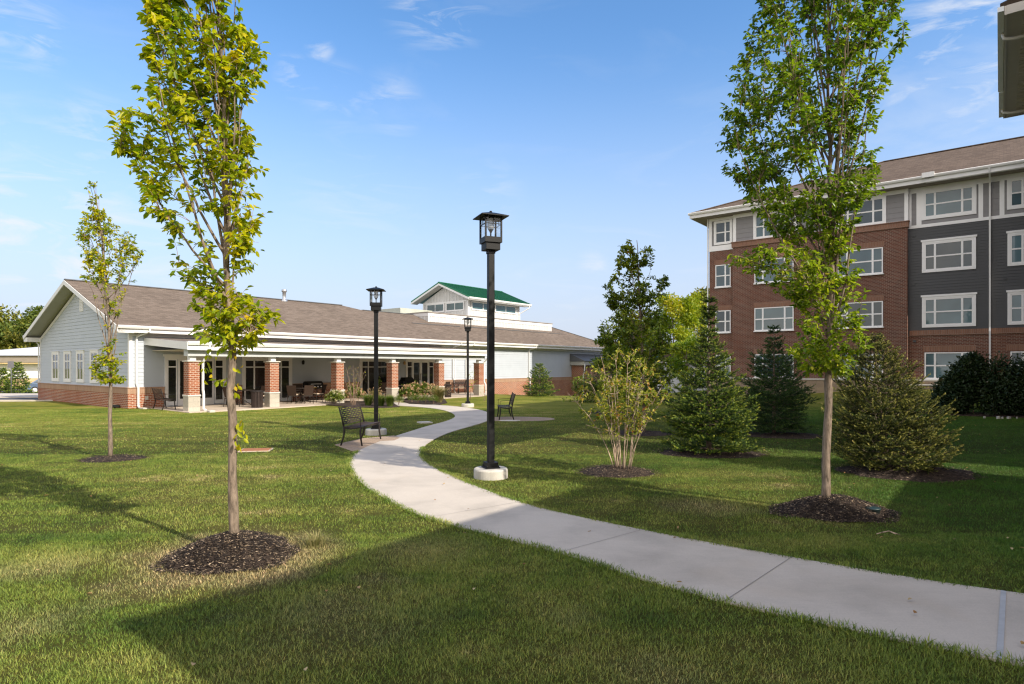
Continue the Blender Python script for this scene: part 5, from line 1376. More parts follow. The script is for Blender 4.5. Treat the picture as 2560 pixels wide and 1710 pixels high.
tuft('small brown grass tuft at the edge of the large left mulch mound', (-2.02, 6.35, 0), .16, .16, 160, 96, 'tuft_dry', wd=.005)
b = bedp(1205, 996); multistem('shrub', 'small sparse young shrub beside the last porch column', 'shrub', (b[0]-.6, b[1]-1.6, b[2]), 1.9, .38, 6, 97, 6, .06, 'leaf_y', .007, .25, 'bark_red', leafy=.7, spread0=.05)
b = G(1190, 1003); multistem('shrub', 'tiny bare sapling on the lawn behind the third lamp post', 'shrub', (b[0]+.45, b[1], b[2]), .75, .22, 5, 98, 3, .04, 'leaf_y', .004, .3, 'bark_red', leafy=.6, spread0=.04)
# dark hedge far right
hb = G(2475, 1018)
bl = [(-1.35,0,.75,.6,.75),(-1.0,.3,1.25,.55,.8),(-.75,.3,1.75,.42,.6),(0,.3,1.1,.8,1.1),(.8,.2,1.05,.85,1.1),(1.8,.1,1.15,1.0,1.25),(2.8,0,1.2,1.1,1.3),(3.8,0,1.2,1.1,1.4),(-1.7,0,.4,.4,.4)]
c_, s_ = math.cos(-.55), math.sin(-.55)
for nm_, sel, lb in (('a', [0,1,2,8], 'dark hedge shrub with one tall knob, left one in front of the ground-floor window'), ('b', [3,4], 'dark rounded hedge shrub, middle one of the three in front of the downspout'), ('c', [5,6,7], 'dark tall hedge shrub at the right edge of the photo')):
    bb = [(bl[i][0]*c_*1.0 + .75, bl[i][0]*s_, bl[i][2], bl[i][3], bl[i][4]) for i in sel]
    blob_shrub('hedge_shrub', lb, 'shrub', (hb[0], hb[1]+.6, hb[2]-.05), bb, 100+sel[0], 12000*len(sel)//2, .10, 'leaf_hedge', 'hedge shrubs by the tall building', jit=.2)
q = MB(); rg_ = np.random.default_rng(5)
for i in range(14):
    f = rg_.random(); x = hb[0] - .3 + 3.0*f; y = hb[1] - .25 - 1.6*f*.55 + rg_.normal(0, .09); r = rg_.uniform(.03, .08)
    pts = [(x + r*math.cos(a)*rg_.uniform(.8, 1.2), y + r*.7*math.sin(a)*rg_.uniform(.8, 1.2)) for a in np.linspace(0, 6.28, 8)[:-1]]
    q.prism(pts, hb[2]-.02, hb[2] + .05 + r*.4)
tag(q.build('bed_stones', M['stone_cap'], bevel=.01), 'row of pale stones edging the bed of the dark hedge', 'stones', kind='stuff')

# bushes by the far end of the long building
b = G(1462, 1003); blob_shrub('shrub', 'loose green bush at the entrance box of the long building', 'shrub', (b[0], b[1]-1, b[2]), [(0,0,.6,.75,.8),(.5,.3,.5,.6,.7),(-.4,.2,.9,.4,.5)], 111, 2600, .09, 'leaf_box')
b = G(1495, 1004); blob_shrub('shrub', 'darker bush right of the loose green bush by the entrance box', 'shrub', (b[0]+.3, b[1], b[2]), [(0,0,.8,.9,1.0),(.9,.3,.6,.8,.8)], 112, 2400, .09, 'leaf_hedge')

# trees behind
def far_tree(label, base, h, w_, seed, lm, n, ls, name='background_tree', group='trees behind the lawn', trunk_r=.12, clumps=26, base_f=.15, squash=1.0):
    rg = np.random.default_rng(seed); root = thing(name, label, 'tree', base, 0, group)
    q = MB(); q.tube([(0,0,-.3), (.05*w_, 0, h*.45), (0, 0, h*.9)], [trunk_r, trunk_r*.7, .02], 8)
    PP = []; DD = []; NN = []; T = []
    for i in range(clumps):
        f = base_f + (1-base_f)*rg.random()**.8; a = rg.uniform(0, 6.28)
        env = math.sqrt(max(0, 1 - ((f - .48)/.56)**2))
        r = w_*env*rg.random()**.5*.78; c = np.array([r*math.cos(a), r*math.sin(a), h*f*.93])
        cr = w_*rg.uniform(.20, .36); m = int(n/clumps)
        q.tube([(0, 0, max(.1, c[2]-r*.9-.3)), tuple(c*np.array([.5,.5,1]) - np.array([0,0,r*.25])), tuple(c)], [trunk_r*.28, trunk_r*.18, .01], 4, False)
        u = nrm(rg.normal(0, 1, (m, 3))); rr = cr*(rg.random(m)**.4)*(1 + .25*np.sin(u[:, 0]*6 + u[:, 2]*5 + i))
        PP.append(c + u*rr[:, None]*np.array([1, 1, .75*squash])); DD.append(nrm(u + rg.normal(0, .7, (m, 3)))); NN.append(nrm(u*.6 + rg.normal(0, .5, (m, 3)) + np.array([0, 0, .6])))
        T.append(np.clip(rg.random()*.55 + rg.random(m)*.5, 0, 1))
    q.build('trunk', M['bark_grey'], root)
    P = np.concatenate(PP); D = np.concatenate(DD); N = np.concatenate(NN); n_ = len(P)
    V, Fq = leaf_geo(P, D, N, ls*rg.uniform(.6, 1.3, n_), ls*.6*np.ones(n_), rg)
    npmesh('crown', V, Fq, M[lm], root, np.repeat(np.concatenate(T), 2))
    return root
def fb(u, Y): return ((u-UC_)/F_*Y, Y, float(gz((u-UC_)/F_*Y, Y)))
far_tree('bright yellow-green tree in sun between the oak and the brick building', fb(1680, 72), 11.4, 4.3, 121, 'leaf_lime', 11000, .30)
far_tree('yellow-green round tree touching the corner of the brick building', fb(1735, 80), 12.3, 4.2, 122, 'leaf_lime', 8000, .34, clumps=30)
far_tree('dark tall tree top behind the yellow ones at the building corner', fb(1750, 100), 16.0, 4.2, 123, 'leaf_far', 6000, .42)
far_tree('green tree low behind the oak', fb(1600, 64), 7.6, 3.4, 124, 'leaf_oak', 6000, .28)
far_tree('slim green tree behind the oak with its lower branches in shade', (m2[0], m2[1], m2[2]), 4.3, 1.35, 125, 'leaf_lime', 6000, .10, trunk_r=.05, clumps=30)
far_tree('small green tree in front of the pale house', (m1[0], m1[1], m1[2]), 3.3, .9, 126, 'leaf_oak', 3500, .09, trunk_r=.04, clumps=20)
far_tree('dark round tree low between the spruces and the pale house', fb(1715, 34), 3.4, 1.5, 127, 'leaf_g', 5000, .13, clumps=24, trunk_r=.06)
# far wood at left as one mass
rg = np.random.default_rng(9); PP = []; DD = []; NN = []; T = []
for i in range(150):
    X = rg.uniform(-185, -70); Yd = rg.uniform(112, 150); h = rg.uniform(9.5, 13.6) + .9*math.sin(X*.25)
    tone = rg.random()*.75
    for j in range(9):
        c = np.array([X + rg.normal(0, 2.3), Yd + rg.normal(0, 1.5), h*rg.uniform(.2, .95)]); cr = rg.uniform(1.2, 2.3); m = 110
        u = nrm(rg.normal(0, 1, (m, 3))); u[:, 1] = -np.abs(u[:, 1])
        PP.append(c + u*cr*(rg.random((m, 1))**.35)*np.array([1, 1, .8])); DD.append(nrm(u + rg.normal(0, .7, (m, 3)))); NN.append(nrm(u*.6 + rg.normal(0, .5, (m, 3)) + np.array([0, 0, .6])))
        T.append(np.clip(tone*.7 + rg.random(m)*.4, 0, 1))
P = np.concatenate(PP); n_ = len(P)
V, Fq = leaf_geo(P, np.concatenate(DD), np.concatenate(NN), rg.uniform(.4, .85, n_), .4*np.ones(n_), rg)
P[:, 2] -= .5
tag(npmesh('far_woods', V, Fq, M['leaf_far'], None, np.repeat(np.concatenate(T), 2)), 'wooded hillside behind the house under construction', 'woods', kind='stuff')
PP = []; DD = []; NN = []; T = []
for i in range(70):
    X = rg.uniform(-30, 75); Yd = rg.uniform(150, 185); h = rg.uniform(4.5, 7.5); tone = rg.random()*.6
    for j in range(6):
        c = np.array([X + rg.normal(0, 2.3), Yd, h*rg.uniform(.2, .95)]); cr = rg.uniform(1.2, 2.3); m = 70
        u = nrm(rg.normal(0, 1, (m, 3)))
        PP.append(c + u*cr*(rg.random((m, 1))**.35)); DD.append(nrm(u + rg.normal(0, .7, (m, 3)))); NN.append(nrm(u*.6 + rg.normal(0, .5, (m, 3)) + np.array([0, 0, .6]))); T.append(np.clip(tone + rg.random(m)*.4, 0, 1))
P = np.concatenate(PP); n_ = len(P)
V, Fq = leaf_geo(P, np.concatenate(DD), np.concatenate(NN), rg.uniform(.5, 1.0, n_), .5*np.ones(n_), rg)
tag(npmesh('far_tree_line', V, Fq, M['leaf_far'], None, np.repeat(np.concatenate(T), 2)), 'low tree line closing the horizon behind the buildings', 'woods', kind='stuff')

# ------------------------------------------------------------------ lamp posts
M['clear'] = None
k = NM('clear lamp glass')
gl = k.n('ShaderNodeBsdfGlossy'); gl.inputs['Roughness'].default_value = .03; tp_ = k.n('ShaderNodeBsdfTransparent'); tp_.inputs['Color'].default_value = (.98,.985,.985,1)
fr_ = k.n('ShaderNodeFresnel'); fr_.inputs['IOR'].default_value = 1.5
mx_ = k.n('ShaderNodeMixShader'); k.l(k.math('MULTIPLY', fr_.outputs[0], .5), mx_.inputs[0]); k.l(tp_.outputs[0], mx_.inputs[1]); k.l(gl.outputs[0], mx_.inputs[2]); k.l(mx_.outputs[0], k.out.inputs[0])
M['clear'] = k.m
k = NM('ribbed bulb glass'); tr_ = k.n('ShaderNodeBsdfTransparent'); tr_.inputs['Color'].default_value = (.9,.9,.9,1)
k.set((.55,.56,.56), .15, .6); mx_ = k.n('ShaderNodeMixShader'); mx_.inputs[0].default_value = .55
k.l(tr_.outputs[0], mx_.inputs[1]); k.l(k.p.outputs[0], mx_.inputs[2]); k.l(mx_.outputs[0], k.out.inputs[0]); M['ribbed'] = k.m
def lamp(label, x, y, top, rz):
    z0 = float(gz(x, y)); root = thing('street_lamp', label, 'lamp post', (x, y, z0), rz, 'lantern lamp posts along the path')
    q = MB(); q.lathe([(.285, -.2), (.285, .135), (.275, .155), (.255, .165)], 40, smooth=False); q.build('footing', M['concrete_old'], root)
    zb = .165; T = top
    q = MB(); q.box(-.125,.125,-.125,.125, zb, zb+.022)
    for a in (-1, 1):
        for b in (-1, 1): q.lathe([(.014, 0), (.014, .03)], 6, (a*.10, b*.10, zb+.022))
    q.box(-.10,.10,-.10,.10, zb+.022, zb+.10); q.build('base_plate', M['black_metal'], root, bevel=.004)
    pt = T - .76
    q = MB(); q.box(-.052,.052,-.052,.052, zb+.10, pt); po_ = q.build('pole', M['black_metal'], root, bevel=.006)
    q = MB(); q.box(-.035,.035,-.0575,-.0525, zb+.42, zb+.58); q.lathe([(.006, 0), (.006, .004)], 6, (0, -.056, zb+.44)); q.build('access_plate', M['black_metal'], po_)
    q = MB(); q.box(-.062,.062,-.062,.062, pt, pt+.055); q.box(-.125,.125,-.125,.125, pt+.055, pt+.175); q.build('collar', M['black_metal'], root, bevel=.004)
    b0 = pt + .175; b1 = b0 + .44; h = .15
    q = MB(); q.box(-h, h, -h, h, b0, b0+.09)
    for a in (-1, 1):
        for b in (-1, 1): q.box(a*h - (.026 if a > 0 else 0), a*h + (.026 if a < 0 else 0), b*h - (.026 if b > 0 else 0), b*h + (.026 if b < 0 else 0), b0+.09, b1)
    q.box(-h, h, -h, -h+.02, b1-.035, b1); q.box(-h, h, h-.02, h, b1-.035, b1); q.box(-h, -h+.02, -h+.02, h-.02, b1-.035, b1); q.box(h-.02, h, -h+.02, h-.02, b1-.035, b1)
    zr_ = b0 + .09 + .215
    for s_ in (-1, 1):
        q.box(-h+.026, h-.026, s_*(h-.008)-.005, s_*(h-.008)+.005, zr_-.006, zr_+.006); q.box(s_*(h-.008)-.005, s_*(h-.008)+.005, -h+.026, h-.026, zr_-.006, zr_+.006)
        q.box(-.006, .006, s_*(h-.008)-.0045, s_*(h-.008)+.0045, zr_+.006, b1-.035); q.box(s_*(h-.008)-.0045, s_*(h-.008)+.0045, -.006, .006, zr_+.006, b1-.035)
    lan_ = q.build('lantern', M['black_metal'], root)
    q = MB()
    for s_ in (-1, 1):
        q.box(-h+.027, h-.027, s_*(h-.016)-.001, s_*(h-.016)+.001, b0+.091, b1-.036); q.box(s_*(h-.016)-.001, s_*(h-.016)+.001, -h+.027, h-.027, b0+.091, b1-.036)
    q.build('pane', M['clear'], lan_)
    q = MB(); q.lathe([(.012, 0), (.012, .08), (.03, .12), (.045, .14)], 12, (0, 0, b0+.09)); q.build('lamp_holder', M['black_metal'], lan_)
    q = MB(); q.lathe([(.046, 0), (.055, .02)] + [(.057 + .003*(i % 2), .03+i*.012) for i in range(14)] + [(.03, .21)], 16, (0, 0, b0+.225)); q.build('bulb', M['ribbed'], lan_)
    q = MB(); e = .238; q.hexa([(-e,-e,b1), (e,-e,b1), (e,e,b1), (-e,e,b1), (-.05,-.05,b1+.07), (.05,-.05,b1+.07), (.05,.05,b1+.07), (-.05,.05,b1+.07)])
    q.box(-e, e, -e, e, b1-.014, b1-.0005); q.lathe([(.024, 0), (.024, .03), (.014, .04)], 10, (0, 0, b1+.065)); q.build('lamp_roof', M['black_metal'], root)
    return root
lamp('nearest black lamp post, tall square pole on a round concrete footing beside the path', LAMPS[0][0], LAMPS[0][1], 4.50, R(22))
lamp('second black lamp post standing behind the near bench', LAMPS[1][0], LAMPS[1][1], 4.10, R(4))
lamp('farthest black lamp post beyond the bend of the path', LAMPS[2][0], LAMPS[2][1], 4.15, R(8))

# ------------------------------------------------------------------ slatted benches (local +x is the way one looks when seated, length along y)
def bench(label, loc, rz, L=1.35, arm=True):
    root = thing('bench', label, 'bench', loc, rz, 'slatted metal benches'); hl = L/2
    for s_ in (-1, 1):
        y = s_*(hl - .03); q = MB()
        q.tube([(-.24, y, 0), (-.17, y, .2), (-.155, y, .34), (-.17, y, .44)], [.019,.022,.024,.024], 6)
        q.build('leg', M['bench_metal'], root)
        q = MB(); q.tube([(.27, y, 0), (.235, y, .2), (.23, y, .34), (.24, y, .43)], [.019,.022,.024,.024], 6); q.build('leg', M['bench_metal'], root)
        q = MB(); q.tube([(-.17, y, .42), (.0, y, .395), (.24, y, .43)], .02, 6); q.tube([(-.17, y, .44), (-.20, y, .60), (-.29, y, .90)], [.022,.018,.015], 6); q.build('side_frame', M['bench_metal'], root)
        if arm:
            q = MB(); q.tube([(-.215, y, .66), (-.05, y, .665), (.20, y, .65), (.235, y, .63), (.24, y, .43)], .008, 6); q.build('armrest', M['bench_metal'], root)
    q = MB(); q.tube([(-.155, -hl+.03, .40), (-.155, hl-.03, .40)], .013, 6); q.tube([(.235, -hl+.03, .40), (.235, hl-.03, .40)], .013, 6)
    for i in range(7):
        x = -.13 + i*.062; q.box(x-.021, x+.021, -hl+.02, hl-.02, .432 - .012*math.sin(i/6*math.pi), .442 - .012*math.sin(i/6*math.pi))
    q.build('seat', M['bench_slat'], root)
    q = MB()
    for i in range(9):     # perforated back: slats joined by staggered short webs
        z = .50 + i*.046; x = -.188 - (z-.48)*.235; ht = .0165
        q.hexa([(x-.004, -hl+.03, z-ht), (x+.004, -hl+.03, z-ht), (x+.004, hl-.03, z-ht), (x-.004, hl-.03, z-ht), (x-.014, -hl+.03, z+ht-.006), (x-.006, -hl+.03, z+ht-.006), (x-.006, hl-.03, z+ht-.006), (x-.014, hl-.03, z+ht-.006)])
        if i < 8:
            for j in range(6):
                y = -hl + .06 + (j + (.5 if i % 2 else 0))*(L-.1)/6
                q.box(x-.012, x-.004, y-.02, y+.02, z+ht-.008, z+.046-ht+.002)
    q.build('backrest', M['bench_slat'], root)
    return root
bench('near slatted bench on brown pavers left of the path', (-3.66, 14.93, .012), R(-6), 1.42)
bench('bench on the round paver pad right of the path, seen from its end', (-.22, 21.85, .01), R(184), 1.45)
bx_, by_ = W2(11.35, 27.9); bench('bench on the patio behind the first porch column', (bx_, by_, .03), ROT + R(-8), 1.45)
bx_, by_ = W2(31.15, 28.95); bench('bench against the wall at the right end of the porch', (bx_, by_, .03), ROT - R(90), 1.5)

# ------------------------------------------------------------------ porch furniture
M['wicker'] = paint('brown wicker', (.040,.026,.019), .8, .3, 60, .15, fine=.5)
M['cushion'] = paint('beige seat cushion', (.50,.40,.30), .85, .08, 6)
M['furn'] = paint('dark brown furniture frame', (.028,.021,.018), .6, .2, 8, .2)
def chair():
    root = thing('patio_chair', 'x', 'chair', (0,0,0), 0, 'wicker patio chairs on the porch')
    q = MB()
    q.hexa([(-.20,-.21,.42),(-.18,-.21,.42),(-.18,.21,.42),(-.20,.21,.42),(-.33,-.23,.90),(-.30,-.23,.90),(-.30,.23,.90),(-.33,.23,.90)]); q.build('backrest', M['wicker'], root)
    q = MB(); q.box(-.20,.23,-.22,.22,.36,.40); q.build('seat_frame', M['furn'], root)
    q = MB(); q.box(-.17,.24,-.20,.20,.402,.46); q.build('cushion', M['cushion'], root, bevel=.02)
    for x, y in ((-.19,-.22),(-.19,.22),(.22,-.22),(.22,.22)):
        q = MB(); q.tube([(x + (.0 if x > 0 else -.07), y, 0), (x, y, .40)], .014, 6); q.build('leg', M['furn'], root)
    for y in (-.24, .24):
        q = MB(); q.tube([(-.24, y, .64), (.10, y, .66), (.22, y, .62), (.22, y, .40)], .014, 6); q.build('armrest', M['furn'], root)
    return root
def table():
    root = thing('patio_table', 'x', 'table', (0,0,0), 0, 'round patio tables on the porch')
    q = MB(); q.lathe([(.50, .70), (.52, .71), (.52, .735), (.50, .74)], 28); q.build('tabletop', M['furn'], root)
    q = MB(); q.lathe([(.05, .03), (.045, .7)], 12); q.build('pedestal', M['furn'], root)
    for i in range(4):
        a = i*math.pi/2+.4; q = MB(); q.tube([(.04*math.cos(a), .04*math.sin(a), .25), (.22*math.cos(a), .22*math.sin(a), .12), (.36*math.cos(a), .36*math.sin(a), .0)], .014, 6); q.build('leg', M['furn'], root)
    return root
ch0 = chair(); tb0 = table(); first = {'c': True, 't': True}
def put(kind, t, s, rz, label):
    src = ch0 if kind == 'c' else tb0
    o = src if first[kind] else copy_tree(src); first[kind] = False
    x, y = W2(t, s); o.location = (x, y, .03); o.rotation_euler = (0, 0, rz); o['label'] = label; return o
put('t', 14.7, 27.6, 0, 'round dark table at the left, mostly behind the big tree trunk')
put('t', 17.75, 27.5, .3, 'round dark table in the middle of the porch, left of the grill')
put('t', 23.6, 27.3, .6, 'round dark table behind the flower bed, under the second big window')
CH = [(15.35, 27.35, 3.3, 'wicker chair beside the trash can, right of the left table'), (14.55, 28.35, 4.3, 'wicker chair by the wall at the left table'), (13.95, 27.2, .3, 'wicker chair hidden behind the big tree trunk at the left table'),
      (17.0, 27.1, .6, 'wicker chair left of the middle table, turned away from the column'), (17.45, 26.65, 1.3, 'wicker chair with its back to the lawn at the middle table'), (18.5, 27.2, 2.9, 'wicker chair on the right of the middle table nearest the grill'), (18.05, 28.3, 4.4, 'wicker chair on the wall side of the middle table'),
      (22.8, 27.0, .4, 'wicker chair left of the right table behind the blooms'), (24.4, 27.2, 2.8, 'wicker chair right of the right table by the fourth column'), (23.7, 28.15, 4.6, 'wicker chair on the wall side of the right table'), (30.15, 28.2, 2.4, 'upright chair beside the far trash can and the end bench'), (26.9, 26.6, 1.7, 'wicker chair in front of the second glazed door')]
for t, s, a, lb in CH: put('c', t, s, ROT + a - math.pi/2 + math.pi/2, lb)
def trash(label, t, s):
    x, y = W2(t, s); root = thing('trash_can', label, 'trash can', (x, y, .03), 0, 'slatted metal trash cans')
    q = MB(); q.lathe([(.19, .03), (.20, .68)], 20); q.build('liner', M['furn'], root)
    q = MB()
    for i in range(26):
        a = 2*math.pi*i/26; c, s_ = math.cos(a), math.sin(a); w_ = .017
        def p(r, z, k_): return (r*c - k_*w_*s_, r*s_ + k_*w_*c, z)
        q.hexa([p(.225,.02,-1), p(.235,.02,-1), p(.235,.02,1), p(.225,.02,1), p(.245,.70,-1), p(.255,.70,-1), p(.255,.70,1), p(.245,.70,1)])
    q.build('slats', M['bench_slat'], root)
    q = MB(); q.lathe([(.235, 0), (.27, 0), (.275, .03), (.24, .05), (.15, .06), (.14, .05)], 26, (0, 0, .70)); q.lathe([(.22, 0), (.24, 0), (.24, .03), (.22, .03)], 26, (0, 0, 0)); q.build('lid', M['bench_metal'], root)
trash('slatted trash can left of the second porch column', 14.35, 25.75)
trash('slatted trash can right of the fifth porch column', 26.15, 25.6)
def grill(label, t, s, rz, cover=False):
    x, y = W2(t, s); root = thing('gas_grill', label, 'grill', (x, y, .03), ROT + rz, 'gas grills on the porch')
    if cover:
        q = MB(); q.hexa([(-.62,-.30,.06),(.62,-.30,.06),(.62,.30,.06),(-.62,.30,.06),(-.55,-.28,.92),(.55,-.28,.92),(.55,.28,.92),(-.55,.28,.92)])
        q.hexa([(-.42,-.27,.921),(.42,-.27,.921),(.42,.27,.921),(-.42,.27,.921),(-.34,-.12,1.16),(.34,-.12,1.16),(.34,.2,1.16),(-.34,.2,1.16)]); q.build('cover', M['black_metal'], root, bevel=.03)
        q = MB(); q.box(-.05,.12,-.318,-.302,.55,.66); q.build('tag', M['stone_cap'], root); return root
    for sx in (-1, 1):
        for sy in (-1, 1):
            q = MB(); q.tube([(sx*.40, sy*.22, .06), (sx*.40, sy*.22, .62)], .018, 6); lg_ = q.build('leg', M['black_metal'], root)
            q = MB(); q.tube([(sx*.40-.015, sy*.22, .04), (sx*.40+.015, sy*.22, .04)], .04, 12); q.build('wheel', M['furn'], lg_)
    q = MB(); q.box(-.46,.46,-.24,.24,.12,.15); q.build('shelf', M['black_metal'], root)
    q = MB(); q.box(-.48,.48,-.25,.25,.62,.80); q.build('firebox', M['black_metal'], root)
    q = MB(); q.hexa([(-.47,-.30,.66),(.47,-.30,.66),(.47,-.252,.66),(-.47,-.252,.66),(-.47,-.28,.80),(.47,-.28,.80),(.47,-.252,.80),(-.47,-.252,.80)]); pn = q.build('control_panel', M['black_metal'], root)
    for i in range(4):
        q = MB(); q.tube([(-.30+i*.20, -.29, .74), (-.30+i*.20, -.325, .74)], .034, 14); q.build('knob', M['white_metal'], pn)
    q = MB(); q.box(-.44,.02,-.306,-.296,.663,.69); q.build('gold_strip', paint('yellow strip', (.55,.33,.03), .4, .05), pn)
    q = MB(); q.add([(-.47,-.24,.80),(.47,-.24,.80),(.47,-.24,.92),(-.47,-.24,.92),(-.47,-.10,1.02),(.47,-.10,1.02),(.47,.15,1.02),(-.47,.15,1.02),(-.47,.25,.90),(.47,.25,.90),(.47,.25,.80),(-.47,.25,.80)],
        [(0,1,2,3),(3,2,5,4),(4,5,6,7),(7,6,9,8),(8,9,10,11),(1,10,9,6,5,2),(0,3,4,7,8,11),(0,11,10,1)]); q.build('lid', M['black_metal'], root)
    q = MB(); q.tube([(-.3,-.26,.86),(-.3,-.30,.88),(.3,-.30,.88),(.3,-.26,.86)], .011, 6); q.build('handle', M['white_metal'], root)
    q = MB(); q.box(.49,.80,-.22,.22,.79,.82); q.box(-.80,-.49,-.22,.22,.79,.82); q.build('side_shelf', M['black_metal'], root)
grill('uncovered black gas grill against the porch wall, silver knobs facing the lawn', 19.35, 29.0, 0)
grill('gas grill under a black cover left of the second glazed door', 25.35, 28.2, 0, True)
# potted plant by the second window
x, y = W2(22.1, 27.0); pp_ = thing('flower_pot', 'pot with a leafy twig plant behind the blooms near the fourth column', 'plant pot', (x, y, .03))
q = MB(); q.lathe([(.13, 0), (.19, .32), (.20, .34), (.17, .34), (.15, .3)], 18); q.build('pot', M['bench_slat'], pp_)
rg = np.random.default_rng(3); n = 260; u = nrm(rg.normal(0, 1, (n, 3))); P = u*np.array([.22, .22, .42])*rg.random((n, 1)) + np.array([0, 0, .85])
V, Fq = leaf_geo(P, nrm(u + rg.normal(0, .5, (n, 3))), rg.normal(0, 1, (n, 3)), .06, .035, rg); npmesh('foliage', V, Fq, M['leaf_oak'], pp_, np.repeat(rg.random(n), 2))
q = MB()
for i in range(5): q.tube([(0, 0, .3), (rg.normal(0, .08), rg.normal(0, .08), 1.0)], .005, 4)
q.build('stems', M['bark_red'], pp_)
x, y = W2(32.3, 28.9); hr = thing('garden_hose', 'small coil of green hose on the ground under the end bench', 'hose', (x, y, .03))
q = MB(); q.tube([((.16+.01*math.sin(i))*math.cos(i*.5), (.16+.01*math.sin(i))*math.sin(i*.5), .015+.003*i) for i in range(40)], .012, 6); q.build('coil', paint('green rubber', (.05,.12,.09), .5, .1), hr)

# ------------------------------------------------------------------ small things on the lawn
cx_, cy_, cz_ = G(2195, 1297); dc = thing('drain_cap', 'short dark green plastic cap at the right end of the right mulch mound', 'drain cap', (cx_-.02, cy_+.08, .03))
q = MB(); q.lathe([(.085, -.05), (.083, .07), (.09, .072), (.09, .088), (.08, .092)], 24); q.build('cap', paint('dark green plastic', (.015,.035,.035), .45, .1), dc)
a = G(640, 1126); vc = thing('valve_cover', 'rectangular rusty-brown utility cover set in the lawn left of the near bench', 'utility cover', (a[0], a[1], .0), .18)
q = MB(); q.box(-.32,.32,-.24,.24,-.05,.028); q.build('frame', M['patio'], vc); q = MB(); q.box(-.29,.29,-.21,.21,.0285,.034); q.build('plate', paint('rusty plate', (.30,.12,.05), .8, .15, 5), vc)
a = G(1062, 1057.5); vc = thing('utility_cover', 'small pale square cover in the shaded lawn left of the path bend', 'utility cover', (a[0], a[1], .0), .5)
q = MB(); q.box(-.2,.2,-.2,.2,-.05,.03); q.build('frame', M['concrete_old'], vc); q = MB(); q.box(-.17,.17,-.17,.17,.0305,.034); q.build('plate', M['stone_cap'], vc)
a = G(1275, 1052); vc = thing('stepping_stone', 'flat pale stone at the front edge of the round paver pad', 'stone', (a[0], a[1], .0), .1)
q = MB(); q.prism([(.35*math.cos(i)*(1+.1*math.sin(3*i)), .16*math.sin(i)) for i in np.linspace(0, 6.28, 12)[:-1]], -.03, .03); q.build('slab', M['stone_cap'], vc, bevel=.01)
q = MB(); q.tube([(3.92, 6.62, .05), (4.0, 6.66, .055), (4.1, 6.70, .06), (4.13, 6.63, .045)], .006, 5); q.tube([(4.1, 6.70, .06), (4.17, 6.62, .04)], .004, 5)
tag(q.build('fallen_twig', M['bark_pale']), 'short pale fallen twig on the shaded grass right of the path', 'twig')
a = G(296, 1020); fl = thing('flood_light', 'small dark floodlight on the ground at the building corner', 'floodlight', (a[0], a[1]-.25, .0), .5)
q = MB(); q.box(-.18,.18,-.09,.09,.05,.17); q.build('housing', M['black_metal'], fl, bevel=.02); q = MB(); q.box(-.03,.03,-.03,.03,-.02,.05); q.build('stake', M['black_metal'], fl)

# sign on a post, seen from the back, far left
Ys = 43.0; xs_ = (28-UC_)/F_*Ys; zg = float(gz(xs_, Ys)); sg = thing('road_sign', 'grey back of a rectangular sign on a post at the far left', 'sign', (xs_, Ys, zg), .1)
zt_ = H_ + (VH_-903)/F_*Ys - zg
q = MB(); q.tube([(0, 0, -.1), (0, 0, zt_-.05)], .03, 6); q.build('post', M['grey_metal_roof'], sg)
q = MB(); q.box(-.20,.20,-.05,-.035, zt_-.46, zt_); q.build('sign_panel', paint('sign back', (.12,.12,.13), .5, .08), sg)
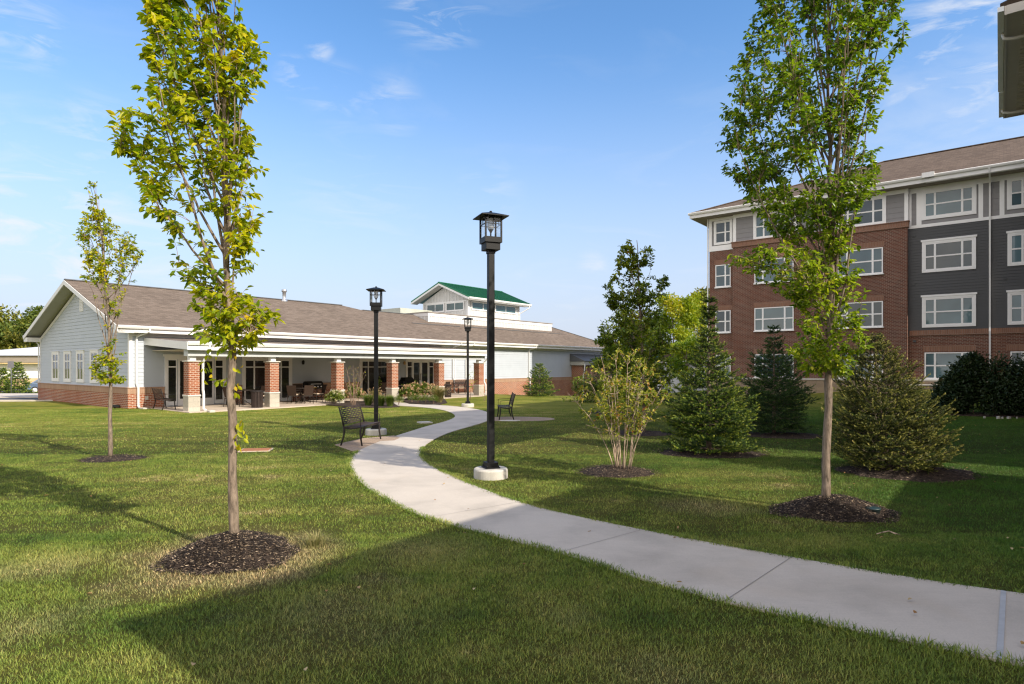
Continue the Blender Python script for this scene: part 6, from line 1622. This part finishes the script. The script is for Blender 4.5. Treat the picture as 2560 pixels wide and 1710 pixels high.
# parked car
Yc = 53.0; xc = -41.2+1.55; car = thing('parked_car', 'silver-blue sedan parked beyond the left building corner, mostly hidden', 'car', (xc, Yc+.9, float(gz(xc, Yc))), R(3))
M['car'] = paint('silver blue car paint', (.14,.20,.30), .3, .03, .5, .5, .2); M['tyre'] = paint('tyre', (.02,.02,.02), .8, .1)
prof = [(-2.25,.45),(-2.28,.72),(-2.15,.90),(-1.75,.97),(-1.15,1.36),(-.5,1.46),(.35,1.44),(1.05,1.02),(1.95,.88),(2.25,.66),(2.25,.40),(1.75,.26),(-1.8,.26)]
q = MB(); n = len(prof)
def inset(z): return .86 if z < 1.0 else .86 - (z-1.0)*.42
vs = [(x, -inset(z), z) for x, z in prof] + [(x, inset(z), z) for x, z in prof]
q.add(vs, [tuple(range(n)), tuple(range(n, 2*n))[::-1]] + [(i, (i+1) % n, n+(i+1) % n, n+i) for i in range(n)]); q.build('body', M['car'], car, bevel=.04)
M['car_glass'] = glass_pane('car window', (.10,.13,.15))
for s_ in (-1, 1):
    for pl in ([(-1.5,1.0),(-1.08,1.30),(-.42,1.40),(-.42,1.0)], [(-.36,1.0),(-.36,1.40),(.33,1.38),(.92,1.0)]):
        vs = [(x, s_*(inset(z)+.012), z) for x, z in pl] + [(x, s_*(inset(z)-.02), z) for x, z in pl]
        q = MB(); q.add(vs, [(0,1,2,3),(7,6,5,4)] + [(i, (i+1) % 4, 4+(i+1) % 4, 4+i) for i in range(4)]); q.build('window', M['car_glass'], car)
q = MB(); q.add([(-1.78,-.7,.99),(-1.78,.7,.99),(-1.18,.62,1.37),(-1.18,-.62,1.37)], [(0,1,2,3)]); q.build('rear_window', M['car_glass'], car)
for x in (-1.42, 1.40):
    for s_ in (-1, 1):
        q = MB(); q.tube([(x, s_*.66, .32), (x, s_*.88, .32)], .33, 24); wh = q.build('wheel', M['tyre'], car)
        q = MB(); q.tube([(x, s_*.87, .32), (x, s_*.895, .32)], .21, 16); q.build('rim', M['white_metal'], wh)
for s_ in (-1, 1):
    q = MB(); q.box(-2.30,-2.10,s_*.60-.16,s_*.60+.16,.72,.86); q.build('tail_light', paint('red lens', (.35,.02,.02), .3, .05), car)
    q = MB(); q.box(2.1,2.28,s_*.6-.18,s_*.6+.18,.62,.74); q.build('headlight', M['white_metal'], car)
